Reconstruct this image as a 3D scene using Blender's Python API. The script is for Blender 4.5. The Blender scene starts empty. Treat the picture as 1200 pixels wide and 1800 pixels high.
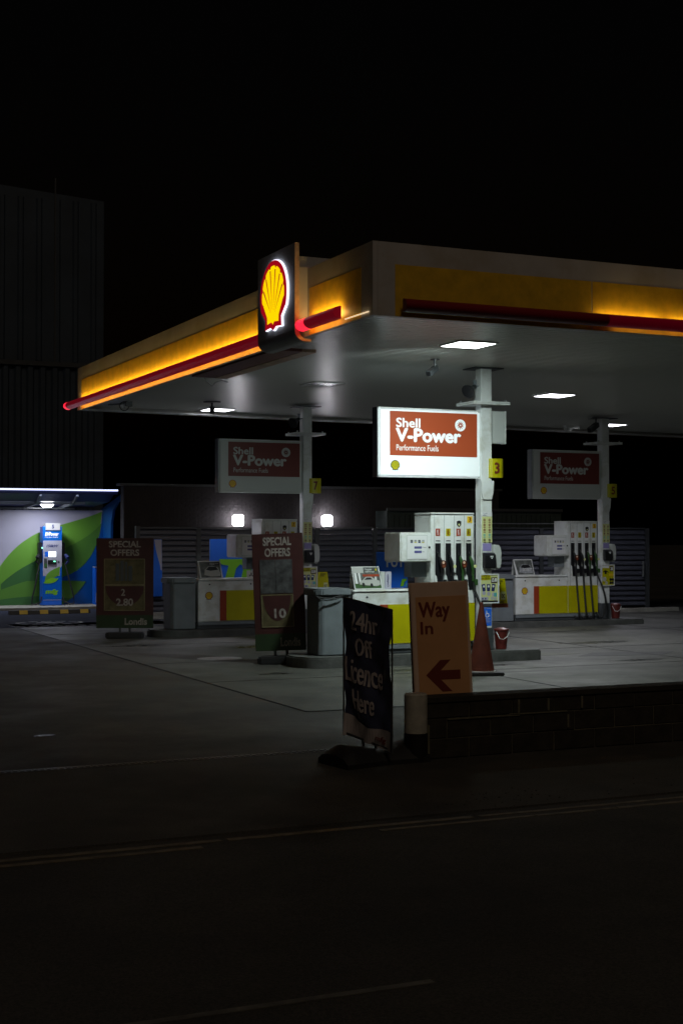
import bpy, bmesh, math, random
from mathutils import Vector, Matrix
random.seed(7)
PI = math.pi
R = math.radians
scene = bpy.context.scene
col = scene.collection

# ------------------------------------------------------------------ camera
cam = bpy.data.cameras.new("camera")
cam.sensor_fit = 'VERTICAL'; cam.sensor_height = 36.0; cam.lens = 50.0
cam.clip_start = 0.1; cam.clip_end = 500
co = bpy.data.objects.new("camera", cam); col.objects.link(co)
YAW = R(24.4)
co.location = (0, 0, 1.95)
co.rotation_euler = (R(90) + math.atan(40/2500), 0, -YAW)
scene.camera = co

# ------------------------------------------------------------------ world (night)
SUN_EL, SUN_AZ = R(24), R(-52)
w = bpy.data.worlds.new("World"); scene.world = w; w.use_nodes = True
nt = w.node_tree; bg = nt.nodes['Background']
sky = nt.nodes.new('ShaderNodeTexSky'); sky.sky_type = 'NISHITA'; sky.sun_disc = False
sky.sun_elevation = R(-2); sky.sun_rotation = R(200)
nt.links.new(sky.outputs[0], bg.inputs[0]); bg.inputs[1].default_value = 0.004
sun = bpy.data.lights.new("street_glow", 'SUN'); sun.energy = 0.20; sun.angle = R(14); sun.color = (1, .80, .60)
so = bpy.data.objects.new("street_glow", sun); col.objects.link(so)
# low warm light of the town, from behind and left of the camera
so.rotation_euler = (R(45), 0, R(-12))
vs = scene.view_settings; vs.view_transform = 'Standard'; vs.look = 'None'; vs.exposure = 0; vs.gamma = 1
scene.cycles.use_denoising = True
scene.cycles.max_bounces = 6
scene.cycles.sample_clamp_indirect = 4

# ------------------------------------------------------------------ materials
def mat(name, rgb, rough=.5, metal=0., var=0., scale=6., bump=0., bscale=60., coat=0., stain=None, sscale=1.2, rvar=0., spec=.5, grain=0.):
    m = bpy.data.materials.new(name); m.use_nodes = True
    t = m.node_tree; p = t.nodes['Principled BSDF']
    p.inputs['Base Color'].default_value = (*rgb, 1); p.inputs['Roughness'].default_value = rough
    p.inputs['Metallic'].default_value = metal; p.inputs['Coat Weight'].default_value = coat
    p.inputs['Specular IOR Level'].default_value = spec
    tc = t.nodes.new('ShaderNodeTexCoord'); last = None
    def noise(s, d=5, r=.6):
        n = t.nodes.new('ShaderNodeTexNoise'); n.inputs['Scale'].default_value = s
        n.inputs['Detail'].default_value = d; n.inputs['Roughness'].default_value = r
        t.links.new(tc.outputs['Object'], n.inputs['Vector']); return n
    if var:
        n = noise(scale); cr = t.nodes.new('ShaderNodeValToRGB')
        cr.color_ramp.elements[0].position = .3; cr.color_ramp.elements[1].position = .7
        cr.color_ramp.elements[0].color = (*[c*(1-var) for c in rgb], 1)
        cr.color_ramp.elements[1].color = (*[min(1, c*(1+var*.6)) for c in rgb], 1)
        t.links.new(n.outputs['Fac'], cr.inputs[0]); last = cr.outputs[0]
        if stain:
            n2 = noise(sscale, 8, .65); c2 = t.nodes.new('ShaderNodeValToRGB')
            c2.color_ramp.elements[0].position = .48; c2.color_ramp.elements[1].position = .62
            mx = t.nodes.new('ShaderNodeMixRGB'); mx.inputs[2].default_value = (*stain, 1)
            t.links.new(n2.outputs['Fac'], c2.inputs[0]); t.links.new(c2.outputs[0], mx.inputs[0])
            t.links.new(last, mx.inputs[1]); last = mx.outputs[0]
        if grain:
            n3 = noise(70, 3, .8); mr3 = t.nodes.new('ShaderNodeMapRange')
            mr3.inputs['From Min'].default_value = .35; mr3.inputs['From Max'].default_value = .65
            mr3.inputs['To Min'].default_value = 1-grain; mr3.inputs['To Max'].default_value = 1+grain
            vm = t.nodes.new('ShaderNodeVectorMath'); vm.operation = 'SCALE'
            t.links.new(n3.outputs['Fac'], mr3.inputs['Value']); t.links.new(last, vm.inputs[0]); t.links.new(mr3.outputs[0], vm.inputs['Scale']); last = vm.outputs[0]
        t.links.new(last, p.inputs['Base Color'])
    if rvar:
        n = noise(sscale*1.7, 6, .6); mr = t.nodes.new('ShaderNodeMapRange')
        mr.inputs['From Min'].default_value = .35; mr.inputs['From Max'].default_value = .65
        mr.inputs['To Min'].default_value = max(.05, rough-rvar); mr.inputs['To Max'].default_value = min(1, rough+rvar*.4)
        t.links.new(n.outputs['Fac'], mr.inputs['Value']); t.links.new(mr.outputs[0], p.inputs['Roughness'])
    if bump:
        n = noise(bscale, 4, .7); b = t.nodes.new('ShaderNodeBump'); b.inputs['Strength'].default_value = bump
        b.inputs['Distance'].default_value = .01
        t.links.new(n.outputs['Fac'], b.inputs['Height']); t.links.new(b.outputs[0], p.inputs['Normal'])
    return m
def emis(name, rgb, strength, base=(.8, .8, .8)):
    m = bpy.data.materials.new(name); m.use_nodes = True
    p = m.node_tree.nodes['Principled BSDF']; p.inputs['Base Color'].default_value = (*base, 1)
    p.inputs['Emission Color'].default_value = (*rgb, 1); p.inputs['Emission Strength'].default_value = strength
    p.inputs['Roughness'].default_value = .3
    return m
M = dict(
    white=mat('white_paint', (.72, .74, .73), .32, var=.1, scale=3, coat=.2, stain=(.55, .55, .5), sscale=2.5),
    sheet=mat('white_sheet_soffit', (.72, .75, .70), .28, .0, spec=.7),
    fascia=mat('cream_fascia', (.50, .48, .47), .45, var=.12, scale=1.5, stain=(.42, .38, .33), sscale=1.1),
    ypanel=mat('yellow_fascia', (.72, .43, .02), .5, var=.22, scale=5, bump=.1, bscale=8),
    redbar=emis('lit_red_bar', (1, .01, .05), .085, (.40, .006, .02)), redbar2=emis('dim_red_bar', (.8, .0, .06), .028, (.3, .004, .02)), redbar3=mat('unlit_red_bar', (.20, .006, .012), .4),
    yellow=mat('yellow_vinyl', (.46, .42, .0), .4, var=.08, scale=4),
    gold=mat('gold_print', (.75, .5, .02), .4),
    red=mat('red_print', (.33, .048, .016), .4),
    dred=mat('dark_red_print', (.16, .018, .014), .45, var=.12, scale=6), bred=mat('dark_board_red', (.048, .013, .012), .5, var=.25, scale=4), bgreen=mat('dark_board_green', (.018, .035, .013), .5, var=.2, scale=5), btxt=mat('mottled_lettering', (.26, .23, .21), .6, var=.4, scale=25), bfr=mat('mottled_frame', (.16, .13, .07), .4, var=.3, scale=12),  # offers board colours set darker than the other prints, mottled at random
    greyp=mat('grey_panel', (.17, .19, .205), .42, var=.15, scale=4, bump=.1),
    dgrey=mat('dark_grey_panel', (.06, .065, .07), .4, var=.2),
    blade=mat('blade_charcoal', (.36, .37, .37), .5, var=.2, scale=2), slate=mat('charcoal_panel', (.05, .055, .06), .5, var=.2, scale=3),
    black=mat('black_plastic', (.012, .012, .014), .35, bump=.1),
    rubber=mat('black_rubber', (.012, .012, .013), .55, bump=.3, bscale=40),
    steel=mat('galvanised_steel', (.4, .42, .42), .4, .6, var=.2, scale=12),
    chrome=mat('chrome', (.7, .7, .7), .15, 1),
    concrete=mat('forecourt_concrete', (.070, .070, .061), .62, var=.3, scale=1.4, stain=(.044, .044, .039), sscale=.8, bump=.35, bscale=45, rvar=.14, grain=.3),
    kerbc=mat('island_concrete', (.075, .076, .072), .7, var=.4, scale=5, bump=.5, bscale=30),
    asphalt=mat('asphalt', (.042, .04, .036), .75, var=.4, scale=1.2, stain=(.026, .025, .023), sscale=.5, bump=.6, bscale=70, rvar=.2, grain=.6),
    road=mat('road_asphalt', (.046, .043, .036), .8, var=.35, scale=.9, bump=.7, bscale=80, grain=.6, stain=(.024, .023, .02), sscale=.35),
    pave=mat('pavement_tarmac', (.055, .050, .041), .8, var=.35, scale=1.6, stain=(.03, .028, .024), sscale=.7, bump=.6, bscale=60, grain=.6),
    seam=mat('joint_sealant', (.012, .012, .012), .6),
    paint=mat('worn_road_paint', (.15, .125, .085), .7, var=.6, scale=9),
    wpaint=mat('white_road_paint', (.12, .115, .10), .7, var=.6, scale=7),
    baypaint=mat('bay_paint', (.3, .32, .38), .6, var=.6, scale=8),
    bayblue=mat('bay_surface', (.030, .036, .058), .95, var=.3, scale=3, bump=.4, spec=.1),
    kerbstone=mat('pale_kerbstone', (.3, .29, .25), .7, var=.3, scale=4),
    block=mat('dark_wall_block', (.026, .021, .015), .85, var=.6, scale=7, bump=.8, bscale=30),
    mortar=mat('mortar', (.13, .12, .08), .9, var=.5, scale=9),
    brick=mat('brown_brick', (.027, .023, .024), .85, var=.3, scale=3, bump=.5),
    louvre=mat('blue_grey_louvre', (.08, .085, .11), .42, .0, var=.15, scale=2),
    clad=mat('dark_cladding', (.034, .05, .072), .6, var=.3, scale=.6),
    green1=mat('leaf_green', (.13, .33, .03), .5), green2=mat('mid_green', (.08, .22, .025), .5),
    green3=mat('deep_green', (.035, .13, .03), .5), lime=mat('lime_green', (.2, .52, .02), .4),
    blue=mat('mural_blue', (.0, .085, .36), .4), bluep=mat('print_blue', (.012, .14, .75), .4),
    navy=mat('navy_print', (.02, .03, .12), .4), mural=mat('mural_grey', (.42, .41, .5), .5, var=.05, scale=2),
    greenp=mat('green_print', (.03, .085, .02), .5, var=.15), txt=mat('pale_lettering', (.4, .32, .26), .5, var=.25, scale=20),
    wtxt=mat('white_lettering', (.85, .85, .85), .4),
    orange=mat('orange_board', (.66, .34, .15), .6, var=.1, scale=3), obord=mat('faded_orange_border', (.74, .53, .40), .6, var=.1, scale=3),
    rust=mat('dark_rust_print', (.17, .022, .012), .6),
    navyfab=mat('navy_banner', (.052, .058, .11), .35, bump=.4, bscale=6, coat=.3), banw=mat('banner_pale', (.52, .47, .47), .5),
    cone=mat('cone_red', (.085, .019, .010), .7, var=.3, scale=6, spec=.2), bucket=mat('bucket_red', (.12, .016, .012), .45, var=.15),
    usred=mat('unlit_sign_red', (.15, .026, .02), .45), bollw=mat('bollard_grey', (.42, .40, .34), .55, var=.3, scale=9, bump=.4), lilac=mat('lilac_notice', (.28, .24, .5), .5),
    cream=mat('cream_notice', (.6, .62, .28), .5), photo=mat('print_photo', (.12, .13, .12), .5, var=.7, scale=9),
    pic=mat('print_mid', (.32, .33, .35), .5, var=.5, scale=14), brown=mat('brown_print', (.05, .03, .02), .5),
    plastic=mat('pale_plastic', (.5, .52, .5), .35), clear=mat('poster_sleeve', (.11, .092, .05), .12, var=.35, scale=9, coat=.5),
    sleeve2=mat('poster_sleeve_grey', (.08, .078, .08), .15, var=.5, scale=11, coat=.6), beige=mat('amber_lit_beige', (.66, .46, .32), .5, var=.3, scale=8),
    maroon=mat('maroon_recess_shade', (.22, .085, .07), .5), bbrown=mat('backing_brown', (.2, .05, .02), .5),
    lcd=mat('grey_lcd', (.12, .12, .3), .2), skin=mat('silver_car_print', (.45, .45, .43), .5),
    teal=mat('teal_print', (.1, .4, .4), .5), wht2=mat('card_white', (.7, .7, .7), .5),
    e_lamp=emis('lamp_diffuser', (.9, 1, .95), 11), e_lamp2=emis('lamp_diffuser_violet', (.93, .93, 1), 11),
    e_off=mat('dark_diffuser', (.14, .14, .14), .25),
    e_wall=emis('wall_light_lens', (.95, .93, 1), 26), e_led=emis('canopy_led', (.62, .68, 1), 1.8), e_down=emis('downlight_lens', (.95, .95, 1), 22),
    e_amb=emis('amber_led', (1, .72, .2), 20), e_amb2=emis('dim_amber_led', (1, .70, .2), 7), e_amb4=emis('amber_lower_led', (1, .66, .2), 12), e_amb5=emis('dim_amber_lower_led', (1, .66, .2), 4), e_amb3=emis('amber_edge_light', (1, .75, .45), .9), e_red=emis('red_glow_end', (1, .02, .05), 1.3, (.5, 0, .02)),
    e_sy=emis('logo_yellow', (1, .66, .0), 1.05, (.3, .2, 0)), e_sr=emis('logo_red', (.42, .002, .01), .75, (.2, 0, 0)), e_halo=emis('logo_halo', (.8, .84, 1), 1.7),
    e_sgn=emis('number_plate_light', (.9, .93, 1), .35, (.2, .2, .2)), e_scr=emis('screen_light', (.9, .97, 1), 2.2), e_grn=emis('green_indicator', (.05, 1, .45), 2.),
    e_chw=emis('charger_white_lit_paint', (.75, .7, 1), .03, (.36, .36, .42)), e_chb=emis('charger_blue_lit_paint', (.0, .16, 1), .06, (0, .09, .4)),  # faint glow put into the charger panels for the downlight on them
    e_vp=emis('lit_sign_face', (.84, .96, 1), .36, (.68, .72, .72)), e_vpr=emis('lit_sign_red', (.42, .07, .025), .22, (.30, .06, .022)),
    e_dot=emis('pump_display_light', (.9, .95, 1), .9), e_rdot=emis('red_indicator', (1, .05, .02), .6),
)

# ------------------------------------------------------------------ builders
class MB:
    def __init__(s): s.v = []; s.f = []
    def add(s, vs, fs):
        n = len(s.v); s.v += [tuple(p) for p in vs]; s.f += [[i+n for i in f] for f in fs]; return s
    def box(s, x0, x1, y0, y1, z0, z1):
        return s.add([(x, y, z) for z in (z0, z1) for y in (y0, y1) for x in (x0, x1)],
                     [(0, 2, 3, 1), (4, 5, 7, 6), (0, 1, 5, 4), (2, 6, 7, 3), (0, 4, 6, 2), (1, 3, 7, 5)])
    def frus(s, p, r0, r1, h, n=24, z0=0):
        a = [(p[0]+r0*math.cos(2*PI*k/n), p[1]+r0*math.sin(2*PI*k/n), p[2]) for k in range(n)]
        b = [(p[0]+r1*math.cos(2*PI*k/n), p[1]+r1*math.sin(2*PI*k/n), p[2]+h) for k in range(n)]
        return s.add(a+b, [(k, (k+1) % n, n+(k+1) % n, n+k) for k in range(n)] + [tuple(reversed(range(n))), tuple(range(n, 2*n))])
    def prism(s, pts, axis, a, b):
        """polygon pts extruded along axis from a to b; pts are (y,z) for x, (x,z) for y, (x,y) for z"""
        def P(p, t): return {'x': (t, p[0], p[1]), 'y': (p[0], t, p[1]), 'z': (p[0], p[1], t)}[axis]
        n = len(pts)
        return s.add([P(p, a) for p in pts]+[P(p, b) for p in pts],
                     [(k, (k+1) % n, n+(k+1) % n, n+k) for k in range(n)] + [tuple(reversed(range(n))), tuple(range(n, 2*n))])
    def tube(s, pts, r, n=8):
        pts = [Vector(p) for p in pts]; rs = r if isinstance(r, (list, tuple)) else [r]*len(pts)
        vs = []; up = Vector((0.13, .21, 1)).normalized()
        for i, p in enumerate(pts):
            d = (pts[min(i+1, len(pts)-1)]-pts[max(i-1, 0)]).normalized()
            a = d.cross(up)
            if a.length < .05: a = d.cross(Vector((1, 0, 0)))
            a.normalize(); b = d.cross(a)
            vs += [p+(a*math.cos(2*PI*k/n)+b*math.sin(2*PI*k/n))*rs[i] for k in range(n)]
        m = len(pts)
        fs = [(i*n+k, i*n+(k+1) % n, (i+1)*n+(k+1) % n, (i+1)*n+k) for i in range(m-1) for k in range(n)]
        fs += [tuple(reversed(range(n))), tuple(range((m-1)*n, m*n))]
        return s.add(vs, fs)
    def build(s, name, m, parent=None, world=False, bevel=0., seg=2, smooth=False):
        me = bpy.data.meshes.new(name); me.from_pydata(s.v, [], s.f)
        bm = bmesh.new(); bm.from_mesh(me)
        if bevel:
            ed = [e for e in bm.edges if len(e.link_faces) == 2 and e.calc_face_angle(0) > .5]
            bmesh.ops.bevel(bm, geom=ed, offset=bevel, segments=seg, affect='EDGES', clamp_overlap=True)
        bmesh.ops.recalc_face_normals(bm, faces=bm.faces)
        bm.to_mesh(me); bm.free()
        me.materials.append(m if not isinstance(m, str) else M[m])
        o = bpy.data.objects.new(name, me); col.objects.link(o)
        if world and parent: me.transform(Matrix.Translation(-parent.location))
        if smooth or bevel:
            for p in me.polygons: p.use_smooth = True
            try: me.set_sharp_from_angle(angle=R(35))
            except Exception: pass
        if parent: o.parent = parent
        return o
def box(name, m, parent, x0, x1, y0, y1, z0, z1, bevel=0., **k): return MB().box(x0, x1, y0, y1, z0, z1).build(name, m, parent, bevel=bevel, **k)
def plate(name, m, parent, x0, x1, z0, z1, y, th=.004, bevel=0.): return box(name, m, parent, x0, x1, y-th, y, z0, z1, bevel)
def poly(name, m, parent, pts, y, th=.003): return MB().prism(pts, 'y', y-th, y).build(name, m, parent)
_tc = {}
def text(s, name, m, parent, x0, x1, z0, z1, y, bold=0., th=.002, shear=0., space=1., fat=0.):
    """flat lettering facing -Y, stretched to fill x0..x1, z0..z1"""
    cu = bpy.data.curves.new(name, 'FONT'); cu.body = s; cu.size = 1; cu.offset = bold; cu.extrude = .01
    cu.resolution_u = 3; cu.shear = shear; cu.space_character = space; cu.space_line = .9
    to = bpy.data.objects.new(name, cu); col.objects.link(to)
    dg = bpy.context.evaluated_depsgraph_get(); me = bpy.data.meshes.new_from_object(to.evaluated_get(dg))
    bpy.data.objects.remove(to); bpy.data.curves.remove(cu)
    xs = [v.co.x for v in me.vertices]; ys = [v.co.y for v in me.vertices]
    ax, bx, ay, by = min(xs), max(xs), min(ys), max(ys)
    for v in me.vertices:
        v.co = Vector((x0+(v.co.x-ax)/(bx-ax)*(x1-x0), y-(.5+v.co.z*50)*th, z0+(v.co.y-ay)/(by-ay)*(z1-z0)))
    if fat:   # heavier strokes: shifted copies, each a hair further forward
        vv = [v.co.copy() for v in me.vertices]; ff = [tuple(p.vertices) for p in me.polygons]; n = len(vv)
        V, Fc = [], []
        for k, (dx, dz) in enumerate(((0, 0), (fat, 0), (-fat, 0), (0, fat*.8), (0, -fat*.8), (fat*.5, fat*.4), (-fat*.5, -fat*.4))):
            V += [(v.x+dx*(x1-x0), v.y-.00025*k, v.z+dz*(x1-x0)) for v in vv]; Fc += [tuple(i+n*k for i in f) for f in ff]
        bpy.data.meshes.remove(me); me = bpy.data.meshes.new(name); me.from_pydata(V, [], Fc)
    me.materials.clear(); me.materials.append(M[m]); me.name = name
    o = bpy.data.objects.new(name, me); col.objects.link(o); o.parent = parent
    return o
def tag(o, label, cat, group=None, kind=None):
    o['label'] = label; o['category'] = cat
    if group: o['group'] = group
    if kind: o['kind'] = kind
    return o
def thing(name, loc, label, cat, group=None, rz=0., rx=0., ry=0.):
    o = bpy.data.objects.new(name, None); o.empty_display_size = .2; col.objects.link(o)
    o.location = loc; o.rotation_euler = (rx, ry, rz); return tag(o, label, cat, group)
def struct(o): o['kind'] = 'structure'; return o
def tree(o, parent=None):
    c = o.copy(); col.objects.link(c); c.parent = parent
    for ch in list(o.children): tree(ch, c)
    return c
def arc(cx, cy, r, a0, a1, n=12, ry=None):
    return [(cx+r*math.cos(R(a0+(a1-a0)*k/n)), cy+(ry or r)*math.sin(R(a0+(a1-a0)*k/n))) for k in range(n+1)]
def disc(name, m, parent, cx, cz, r, y, th=.003, n=24):
    return poly(name, m, parent, arc(cx, cz, r, 0, 360-360/n, n-1), y, th)
def bez(p0, p1, p2, p3, n=10):
    return [tuple((1-t)**3*a+3*(1-t)**2*t*b+3*(1-t)*t*t*c+t**3*d for a, b, c, d in zip(p0, p1, p2, p3)) for t in [k/n for k in range(n+1)]]

# shell emblem outline in a unit box (x -0.5..0.5, z -0.5..0.5)
def _shell(right, r):
    left = [(-x, z) for x, z in right[:-1]]
    # start bottom centre, go up the right side, over the fan, down the left side
    return [right[3], right[2], right[1], right[0]] + r + [left[0], left[1], left[2]]
def shell_fan():
    out = [(.22, -.30)]
    for k in range(7):
        a0 = -14+k*208/7; a1 = a0+208/7
        for t in (0, .18, .5, .82, 1):
            a = R(a0+(a1-a0)*t); rr = .425-(.035 if t in (0, 1) else .0)
            out.append((rr*math.cos(a), .0+rr*math.sin(a)))
    out.append((-.22, -.30)); out += [(-.215, -.395), (-.05, -.38), (0, -.42), (.05, -.38), (.215, -.395)]
    return out
def emblem(parent, cx, cz, s, y, red='red', yel='yellow', name='emblem', depth=.003):
    f = lambda pts: [(cx+x*s, cz+z*s) for x, z in pts]
    b = poly(name, red, parent, f(_shell([(.29, -.33), (.305, -.47), (.10, -.455), (0, -.5)], arc(0, 0, .5, -22, 202, 30))), y, depth)
    poly('emblem_fan', yel, b, f(shell_fan()), y-depth, .002)
    rb = MB()
    for k in range(1, 7):
        a = R(-14+k*208/7)
        px, pz = .375*math.cos(a), .375*math.sin(a)
        qx, qz = .105*math.cos(a)*.8, -.26+.05*math.sin(a)
        dx, dz = px-qx, pz-qz; L = math.hypot(dx, dz); nx, nz = -dz/L*.017, dx/L*.017
        rb.prism(f([(qx, qz), (px+nx, pz+nz), (px-nx, pz-nz)]), 'y', y-depth-.0035, y-depth-.0021)
    rb.build('emblem_rib', red, b)
    return b

# ================================================================== GROUND
g = struct(MB().add([(-150, -60, -.012), (200, -60, -.012), (200, 220, -.012), (-150, 220, -.012)], [(0, 1, 2, 3)]).build('ground', 'asphalt'))
struct(MB().box(-60, 90, -20, 8.78, -.2, -.006).build('road', 'road'))
# pavement, raised a little behind its kerb, dropped at the entrance
pts = [(-60, 8.93), (90, 8.93), (90, 11.05), (5.75, 11.05), (5.2, 11.9), (-60, 11.9)]
struct(MB().prism(pts, 'z', -.1, .0).build('pavement', 'pave'))
struct(MB().box(-60, 90, 8.79, 8.925, -.1, .004).build('kerb', 'pave', bevel=.008))
struct(MB().prism([(-60, 11.9), (5.2, 11.9), (5.76, 11.06), (90, 11.06), (90, 60), (-60, 60)], 'z', -.1, -.004).build('forecourt_tarmac', 'asphalt'))
struct(MB().box(6.15, 40, 14.48, 31.2, -.1, .0).build('forecourt_concrete', 'concrete'))
j = MB()
for y in (17.85, 20.75, 24.3, 27.6): j.box(6.15, 40, y-.012, y+.012, .0005, .003)
for x in (10.1, 14.2, 18.3, 22.5): j.box(x-.012, x+.012, 14.48, 31.2, .0035, .0055)
j.box(6.13, 6.16, 14.46, 31.2, .0002, .0045); j.box(6.17, 40, 14.44, 14.475, .0002, .0045)
struct(j.build('concrete_joint', 'seam'))
# patch repair, stains, puddle
def blob(cx, cy, rx, ry, seed, n=40):
    rnd = random.Random(seed); ph = [rnd.uniform(0, 6.28) for _ in range(4)]
    return [(cx+rx*math.cos(a)*(1+.14*math.sin(3*a+ph[0])+.1*math.sin(7*a+ph[1])), cy+ry*math.sin(a)*(1+.16*math.sin(2*a+ph[2])+.1*math.sin(5*a+ph[3]))) for a in [2*PI*k/n for k in range(n)]]
struct(MB().prism([(12.9, 19.25), (14.3, 18.9), (14.9, 19.4), (13.5, 19.75)], 'z', .001, .0025).build('patch_repair', mat('tar_patch', (.04, .04, .04), .7, var=.2, bump=.5)))
wet = mat('damp_concrete', (.05, .051, .05), .34, var=.35, scale=6, bump=.35, bscale=20, rvar=.1, sscale=4)
o = tag(MB().prism(arc(7.52, 21.22, .36, 0, 350, 35, .30), 'z', .0006, .004).build('painted_glint_disc', mat('pale_glint_paint', (.5, .52, .55), .35, var=.3, scale=8, bump=.4), bevel=.001), 'pale round patch painted as a bright reflection on the concrete by the special offers boards', 'painted highlight')  # pale disc painted in for a bright reflection on the ground
struct(MB().prism(blob(3.1, 13.84, .09, .06, 9), 'z', -.0036, -.0022).build('puddle', wet))
struct(MB().prism(blob(12.5, 19.8, .7, .22, 5), 'z', .0006, .0016).build('oil_stain', mat('moss_stain', (.055, .058, .036), .6, var=.3, scale=8)))
oil = mat('oil_mark', (.030, .030, .028), .35, var=.4, scale=9, rvar=.15)
for k, (x, y, rx, ry) in enumerate(((9.2, 18.3, .30, .11), (10.9, 18.5, .42, .13), (13.4, 18.3, .5, .12), (14.9, 21.6, .7, .2), (16.9, 24.6, .5, .16), (8.9, 23.2, .45, .2), (15.6, 17.0, .5, .14), (7.4, 18.6, .28, .12), (12.9, 23.6, .6, .2), (7.2, 24.3, .5, .2))):
    struct(MB().prism(blob(x, y, rx, ry, 20+k), 'z', .0006, .0014).build('oil_stain', oil))
tyre = mat('tyre_mark', (.05, .05, .046), .6, var=.4, scale=5)
for k, (x0, y) in enumerate(((8.5, 17.35), (9.6, 18.75), (13.2, 23.1), (12.6, 24.5))):
    tp = MB(); n = 24
    a = [(x0+q*.42, y+.10*math.sin(q*.35+k)) for q in range(n)]
    tp.add([(x, yy-.09, .0018) for x, yy in a]+[(x, yy+.09, .0018) for x, yy in a], [(q, q+1, n+q+1, n+q) for q in range(n-1)])
    struct(tp.build('tyre_mark', tyre))
# markings
mk = MB(); rnd = random.Random(2)
for y in (8.63, 8.49):
    x = -12
    while x < 30:
        L = rnd.uniform(.5, 2.2); w_ = .028+rnd.uniform(-.006, .006)
        if rnd.random() > .1: mk.box(x, x+L, y-w_, y+w_, -.0055, -.002)
        x += L+rnd.uniform(.0, .05)
struct(mk.build('double_yellow_line', 'paint'))
mk = MB()
for x in (-5.4, -.6, 12.):
    x0 = x+2.1 if x == -.6 else x
    mk.box(x0, x0+1.45, 5.515, 5.56, -.0055, -.002)
struct(mk.build('centre_line', 'wpaint'))
# drain
d = tag(MB().box(-8, 5.6, 11.74, 11.86, -.08, .003).build('drain_channel', 'dgrey'), 'narrow slotted drain channel set across the forecourt entrance', 'drain')
dr = MB()
for k in range(int(13.4/.055)): dr.box(-7.95+k*.055, -7.95+k*.055+.03, 11.765, 11.835, .0035, .008)
dr.build('grating', 'dgrey', d)
# loose tarmac heap at the kerb
rt = MB(); rnd = random.Random(4)
for k in range(110):
    x = 4.6+abs(rnd.gauss(0, 1.1)); y = 9.1+rnd.gauss(0, .16)+.05*(x-4.6); s = rnd.uniform(.003, .011)
    rt.frus((x, y, 0), s, s*.5, s*.8, 6)
o = rt.build('loose_grit', 'pave'); tag(o, 'loose tarmac crumbs along the broken pavement edge', 'grit', kind='stuff')

# ================================================================== CANOPY
CX0, CY0, FB, FT, SZ = 7.0, 14.57, 4.455, 5.305, 4.55
can = thing('forecourt_canopy', (CX0, CY0, 0), 'large flat petrol station canopy with amber lit yellow fascia and ribbed white underside', 'canopy')
XR = 27.0
def yfar(x): return 28.3+(x-7)*.095
# soffit: grooved sheet, ribs along X
prof = []; y = CY0+.12
while y < 30.3:
    prof += [(y, SZ), (y+.095, SZ), (y+.097, SZ+.03), (y+.133, SZ+.03)]; y += .137
n = len(prof); sf = MB()
sf.add([(CX0+.08, p[0], p[1]) for p in prof]+[(XR, p[0], p[1]) for p in prof], [(k, k+1, n+k+1, n+k) for k in range(n-1)])
so_ = sf.build('soffit', 'sheet', can, world=True)
bm = bmesh.new(); bm.from_mesh(so_.data)
nrm = Vector((-.095, 1, 0)).normalized()
bmesh.ops.bisect_plane(bm, geom=bm.verts[:]+bm.edges[:]+bm.faces[:], plane_co=Vector((0, 28.27-CY0, 0)), plane_no=nrm, clear_outer=True)
bm.to_mesh(so_.data); bm.free()
so_.data.materials.append(M['dgrey'])   # groove floors coloured dark as the shade between the slats
for p in so_.data.polygons:
    if p.center.z > SZ+.02: p.material_index = 1
W = dict(parent=can, world=True)
MB().prism([(CX0+.1, CY0+.1), (XR, CY0+.1), (XR, yfar(XR)-.1), (CX0+.1, 28.2)], 'z', SZ+.09, FT-.02).build('roof_deck', 'dgrey', **W)
# fascias: cream skins with yellow insets
MB().box(CX0, CX0+.06, CY0+.001, 28.3, FB, FT).build('fascia_panel', 'fascia', **W)
MB().box(CX0+.062, XR, CY0, CY0+.06, FB, FT).build('fascia_panel', 'fascia', **W)
MB().prism([(CX0+.062, 28.22), (XR, yfar(XR)-.08), (XR, yfar(XR)), (CX0+.062, 28.3)], 'z', FB, FT).build('fascia_panel', 'fascia', **W)
# trim round the soffit edge
MB().box(CX0+.065, XR, CY0+.065, CY0+.115, FB+.02, FB+.035).build('edge_trim', 'white', **W)
MB().box(CX0+.065, CX0+.11, CY0+.12, 28.2, FB+.02, FB+.035).build('edge_trim', 'dgrey', **W)
MB().prism([(CX0+.12, 28.13), (XR, yfar(XR)-.17), (XR, yfar(XR)-.085), (CX0+.12, 28.215)], 'z', FB+.01, FB+.03).build('edge_trim', 'white', **W)
ST = .004
for (a, b) in ((14.877, 16.40), (17.70, 27.98)):
    MB().box(CX0-ST, CX0, a, b, FB+.005, 5.05).build('yellow_inset', 'ypanel', **W)
for (a, b) in ((7.283, 9.965), (9.98, 16.5), (16.515, 24), (24.015, XR)):
    MB().box(a, b, CY0-ST, CY0, FB+.005, 5.055).build('yellow_inset', 'ypanel', **W)
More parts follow.
